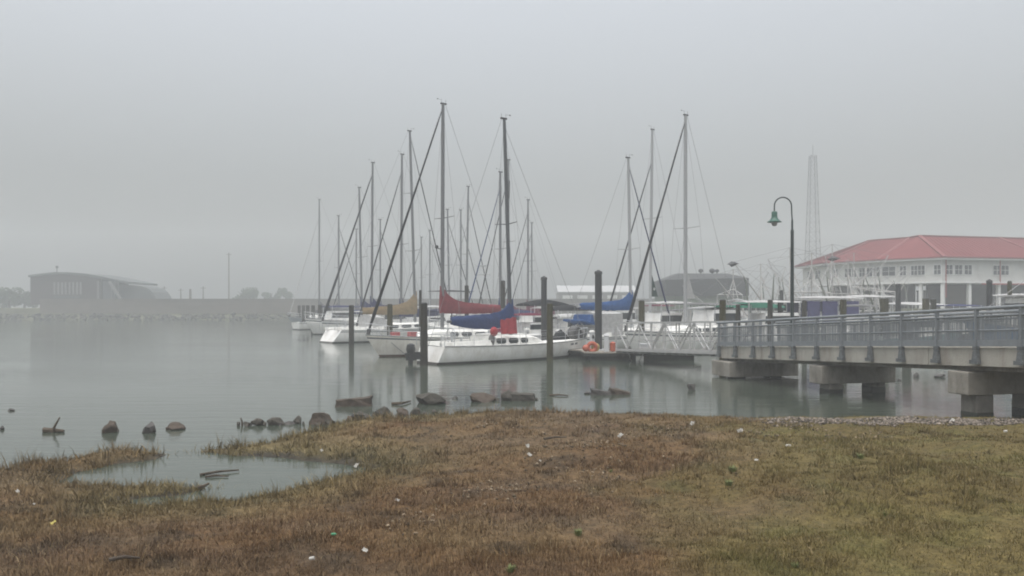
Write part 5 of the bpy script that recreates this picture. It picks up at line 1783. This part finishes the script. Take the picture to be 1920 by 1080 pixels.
rock('low rounded grey slab sloping down to the right, beside the far piling reflection', 770, 842, 737, 759, 'rock', 'rock', 2, 'concrete_slab', R(4))
rock('wedge shaped brown slab in the middle of the outer line of rubble', 868, 930, 739, 755, 'rockwarm', 'rock', 3, 'concrete_slab', R(5))
rock('blocky grey lump at the left end of the longest slab', 937, 965, 731, 752, 'rock', 'rock', 4)
rock('long flat grey slab just off the grass point', 958, 1001, 737, 752, 'rock', 'slab', 5, 'concrete_slab', R(1))
rock('dark slab tilted up to the left in open water', 1107, 1146, 728, 741, 'rockdark', 'slab', 6, 'concrete_slab', R(9))
rock('reddish slab tilted down to the right in open water', 1142, 1179, 727, 740, 'rockwarm', 'slab', 7, 'concrete_slab', R(14))
rock('small dark upright fragment alone in the water near the pier end', 1290, 1308, 719, 732, 'rockdark', 'rock', 8, tilt=R(-20))
rock('dark jagged rubble heap against the grass, right of the inner line', 735, 772, 766, 780, 'rockwarm', 'rock', 9)
rock('small block beside the jagged rubble heap at the grass edge', 768, 792, 764, 778, 'rock', 'rock', 10)
rock('grey pointed stone in the gap of the inner line', 700, 727, 762, 779, 'rock', 'rock', 11)
rock('flat low stone left of the grey pointed stone', 664, 694, 771, 785, 'rock', 'rock', 12)
rock('brown stone touching the grass left of the flat low stone', 640, 664, 780, 796, 'rockwarm', 'rock', 13)
rock('largest rusty brown boulder of the inner line', 569, 616, 774, 797, 'rockwarm', 'rock', 14)
rock('small grey stone at the right foot of the rusty boulder', 610, 628, 786, 797, 'rock', 'rock', 15)
rock('small round grey stone left of the rusty boulder', 548, 566, 780, 795, 'rock', 'rock', 16)
rock('low dark flat stone between two grey stones of the inner line', 528, 552, 790, 797, 'rockdark', 'rock', 17)
rock('grey stone with a steep right side in the inner line', 499, 532, 783, 798, 'rock', 'rock', 18)
rock('tan grey stone with a dark right end in the inner line', 470, 496, 784, 798, 'rock', 'rock', 19)
rock('pale lump beside the upright stick at the left end of the inner line', 455, 472, 790, 800, 'rock', 'rock', 20)
rock('tiny stone at the far left end of the inner line', 441, 450, 791, 799, 'rock', 'rock', 21)
rock('largest upright brown boulder standing alone in the shallows at left', 187, 219, 789, 812, 'rockwarm', 'rock', 22, 'boulder')
rock('dark upright boulder alone in the shallows between two others', 261, 289, 792, 813, 'rockdark', 'rock', 23, 'boulder')
rock('low flat brown boulder right of the dark upright boulder', 301, 341, 793, 807, 'rockwarm', 'rock', 24, 'boulder')
rock('small dark stone at the left edge of the picture', -4, 8, 798, 806, 'rockdark', 'rock', 25)
rock('small dark hump far out in the water at left', 10, 27, 766, 771, 'rockdark', 'rock', 26)
rock('dark round stone in the water under the pier', 1714, 1725, 699, 707, 'rockdark', 'rock', 27)
rock('low dark stone in the water beside the near pier cap', 1752, 1778, 701, 708, 'rockdark', 'rock', 28)
rock('tiny dark stone breaking the surface under the pier', 1683, 1691, 710, 714, 'rockdark', 'rock', 31)
rock('dark driftwood lump under the pier deck near the right edge', 1898, 1922, 740, 756, 'rockdark', 'rock', 29)

extra = [(628, 640, 790, 797), (676, 690, 779, 787), (722, 738, 772, 780), (789, 803, 771, 778), (806, 822, 768, 774), (590, 602, 793, 799), (520, 529, 792, 798), (491, 500, 791, 798), (566, 572, 790, 796),
         (845, 858, 742, 748), (1002, 1010, 745, 750), (928, 938, 745, 752), (1095, 1106, 735, 739), (696, 704, 771, 779), (745, 757, 764, 771), (655, 668, 775, 783)]
where = ['left of the flat low stone by the grass', 'under the flat low stone', 'between the pointed grey stone and the jagged heap', 'just right of the jagged rubble heap', 'at the grass edge below the sloping grey slab', 'in front of the rusty boulder',
         'left of the stone with the steep side', 'between the tan stone and the steep sided stone', 'between the round stone and the rusty boulder', 'just right of the sloping grey slab', 'at the right end of the longest slab', 'between the wedge slab and the blocky lump',
         'left of the dark tilted slab', 'at the left foot of the pointed grey stone', 'on top of the jagged rubble heap', 'behind the brown stone touching the grass']
for k, ((x0, x1, y0, y1), wh) in enumerate(zip(extra, where)):
    rock('small dark fragment ' + wh, x0, x1, y0, y1, 'rock' if k % 3 else 'rockdark', 'rock', 60 + k)

def stick(label, pts, r, m_='driftwood', name='driftwood_stick'):
    o = Vector(pts[0])
    m = MB()
    pp = [Vector(p) - o for p in pts]
    for i in range(len(pp) - 1):
        pass
    m.tube(pp, [r] + [r * 0.85] * (len(pp) - 2) + [r * 0.5], 7)
    ob = m.build(name, M[m_], None, smooth=True)
    ob.location = o
    return tag(ob, label, 'driftwood', 'sticks washed up along the shore')
w = lambda px, py, z=0.0: Vector(((px - 960) / F * ((EYE - z) * F / (py - HZ)), (EYE - z) * F / (py - HZ), z))
a = w(100, 811)
stick('thin branch standing up out of the drifting log at left', [a + Vector((-0.05, 0, -0.1)), a + Vector((0.02, 0, 0.12)), a + Vector((0.14, 0.02, 0.36))], 0.035)
stick('drifting log lying low in the water at left', [a + Vector((-0.26, 0.05, 0.05)), a + Vector((0, 0.05, 0.04)), a + Vector((0.24, 0.02, 0.03))], 0.07)
a = w(455, 798)
stick('short upright stick among the small stones', [a + Vector((0, 0, -0.1)), a + Vector((-0.02, 0, 0.1)), a + Vector((-0.05, 0, 0.2))], 0.028)
stick('thin dark branch floating flat beyond the grass point', [w(1030, 741, 0.02), w(1048, 740, 0.05), w(1066, 742, 0.03)], 0.035)
stick('dark branch floating left of the sloping grey slab', [w(735, 757, 0.03), w(752, 756, 0.06), w(770, 752, 0.04)], 0.05)
stick('dark twig floating in the pool of the marsh', [w(375, 890, 0.02), w(410, 884, 0.04), w(448, 881, 0.03)], 0.025)
stick('second dark twig floating beside the first in the pool', [w(385, 894, 0.02), w(405, 891, 0.03), w(428, 893, 0.02)], 0.02)
stick('dark snag at the tip of the inner grass tongue', [w(372, 914, 0.03), w(383, 911, 0.1), w(392, 906, 0.14)], 0.03)
g0 = land_spot(1020, 832); g1 = land_spot(1062, 829)
stick('pale stripped stick lying on the brown grass', [g0 + Vector((0, 0, 0.1)), (g0 + g1) / 2 + Vector((0, 0, 0.12)), g1 + Vector((0, 0, 0.1))], 0.025)
g0 = land_spot(205, 1068); g1 = land_spot(262, 1066)
stick('reddish broken branch at the bottom edge of the picture', [g0 + Vector((0, 0, 0.1)), (g0 + g1) / 2 + Vector((0, 0, 0.12)), g1 + Vector((0, 0, 0.1))], 0.022, 'rockwarm')

def litter(label, px, py, s, m_='plasticwhite', kind='crumple', name='litter', seed=0):
    p = land_spot(px, py)
    bm = bmesh.new()
    random.seed(px)
    if kind == 'crumple':
        bmesh.ops.create_grid(bm, x_segments=7, y_segments=5, size=0.5)
        for v in bm.verts:
            v.co.z = random.uniform(-0.14, 0.2)
            v.co.x += random.uniform(-0.08, 0.08); v.co.y += random.uniform(-0.08, 0.08)
        bmesh.ops.scale(bm, vec=(s, s * 0.6, s * 0.7), verts=bm.verts)
        bmesh.ops.rotate(bm, cent=(0, 0, 0), matrix=Matrix.Rotation(R(35), 3, 'X') @ Matrix.Rotation(random.uniform(0, 3), 3, 'Z'), verts=bm.verts)
        bmesh.ops.solidify(bm, geom=bm.faces[:], thickness=s * 0.03)
    else:
        prof = [(0.001, 0), (0.3, 0), (0.3, 0.9), (0.27, 1.0), (0.12, 1.2), (0.12, 1.32), (0.001, 1.33)] if kind == 'bottle' else [(0.001, 0), (0.27, 0), (0.36, 0.95), (0.33, 0.95), (0.001, 0.9)]
        rings = [[bm.verts.new((r * math.cos(j * math.pi / 6), r * math.sin(j * math.pi / 6), z)) for j in range(12)] for r, z in prof]
        for i in range(len(rings) - 1):
            for j in range(12):
                bm.faces.new((rings[i][j], rings[i][(j + 1) % 12], rings[i + 1][(j + 1) % 12], rings[i + 1][j]))
        bmesh.ops.scale(bm, vec=(s * 0.8, s * 0.8, s * 0.75), verts=bm.verts)
        bmesh.ops.rotate(bm, cent=(0, 0, 0), matrix=Matrix.Rotation(random.uniform(-0.8, 0.8), 3, 'Z') @ Matrix.Rotation(R(82), 3, 'Y'), verts=bm.verts)
    me = bpy.data.meshes.new(name)
    bm.to_mesh(me); bm.free()
    me.materials.append(M[m_])
    o = bpy.data.objects.new(name, me)
    COL.objects.link(o)
    o.location = p + Vector((0, 0, 0.05))
    return tag(o, label, 'litter', 'litter scattered on the grass')
for a in (('white crumpled paper in the grass at the left edge', 33, 927, 0.071), ('yellow wrapper in the brown grass at lower left', 100, 987, 0.067, 'plasticyellow'),
          ('green drink bottle lying in the brown grass near the bottom', 622, 1010, 0.063, 'plasticgreen', 'bottle'), ('white crushed cup near the bottom of the picture', 580, 1057, 0.071, 'plasticwhite', 'cup'),
          ('torn white paper right of the crushed cup', 684, 1041, 0.063), ('small white scrap below the marsh pool', 745, 945, 0.063), ('flat white scrap in the middle of the brown grass', 993, 858, 0.089),
          ('larger pale scrap just above the flat white scrap', 990, 842, 0.108), ('white crumpled bag near the pale stick', 1163, 821, 0.116), ('white plastic scrap close to the shoreline', 1298, 798, 0.134),
          ('pale scrap beside the start of the gravel strip', 1388, 812, 0.134), ('clear white plastic bottle on the olive grass', 1474, 841, 0.089, 'plasticwhite', 'bottle'), ('small white scrap left of the olive patch', 1418, 868, 0.063),
          ('white cup lying on the grass by the near pier pile', 1882, 814, 0.089, 'plasticwhite', 'cup'), ('white bag on the gravel under the pier', 1786, 792, 0.134), ('tiny pale scrap on the grass spit', 603, 849, 0.071),
          ('pale scrap at the right end of the marsh pool', 668, 878, 0.099), ('small white speck of paper below the pale scraps', 1013, 870, 0.041), ('tiny white scrap at the left under the paper', 64, 951, 0.037)):
    litter(*a)

def weed(label, px, py, s, n):
    p = land_spot(px, py)
    random.seed(px * 3)
    m = MB()
    for _ in range(n):
        a = random.uniform(0, 6.28)
        r = random.uniform(0, s * 0.5)
        b0 = Vector((math.cos(a) * r, math.sin(a) * r, 0))
        t = b0 + Vector((math.cos(a) * s * random.uniform(0.2, 0.6), math.sin(a) * s * random.uniform(0.2, 0.6), s * random.uniform(0.4, 1.0)))
        sd = Vector((-math.sin(a), math.cos(a), 0)) * s * 0.06
        mid = (b0 + t) / 2 + Vector((0, 0, s * 0.15))
        m.add([b0 - sd * 0.5, b0 + sd * 0.5, mid + sd, mid - sd, t], [(0, 1, 2, 3), (3, 2, 4)])
    o = m.build('weed_clump', M['weed'], None)
    o.location = p
    return tag(o, label, 'weed', 'green weeds in the dead grass')
for a in (('bright green weed near the bottom of the picture right of the middle', 1085, 1006, 0.082, 60), ('fresh green weed at the bottom edge of the picture', 957, 1074, 0.077, 60), ('tiny green weed in the middle of the brown grass', 1145, 886, 0.058, 40),
          ('pale green weed clump at the border of the olive patch', 1373, 885, 0.106, 80), ('second pale green weed clump below the border clump', 1366, 912, 0.096, 70), ('green tuft in the dark patch of olive grass', 1614, 860, 0.096, 50),
          ('little green weed in the lower olive grass', 1660, 968, 0.053, 40), ('green tuft right of the little weed in the olive grass', 1490, 1068, 0.058, 40)):
    weed(*a)

# ------------------------------------------------------------------ fog
def haze():
    m = bpy.data.materials.new('fog')
    m.use_nodes = True
    t = m.node_tree
    t.nodes.remove(t.nodes['Principled BSDF'])
    v = t.nodes.new('ShaderNodeVolumePrincipled')
    v.inputs['Color'].default_value = (0.775, 0.806, 0.82, 1)
    v.inputs['Density'].default_value = HAZE
    v.inputs['Anisotropy'].default_value = 0.0
    t.links.new(v.outputs[0], t.nodes['Material Output'].inputs['Volume'])
    b = MB(); b.box((0, 195, 19.5), (860, 460, 45))
    o = b.build('haze', m)
    return tag(o, kind='stuff')
haze()
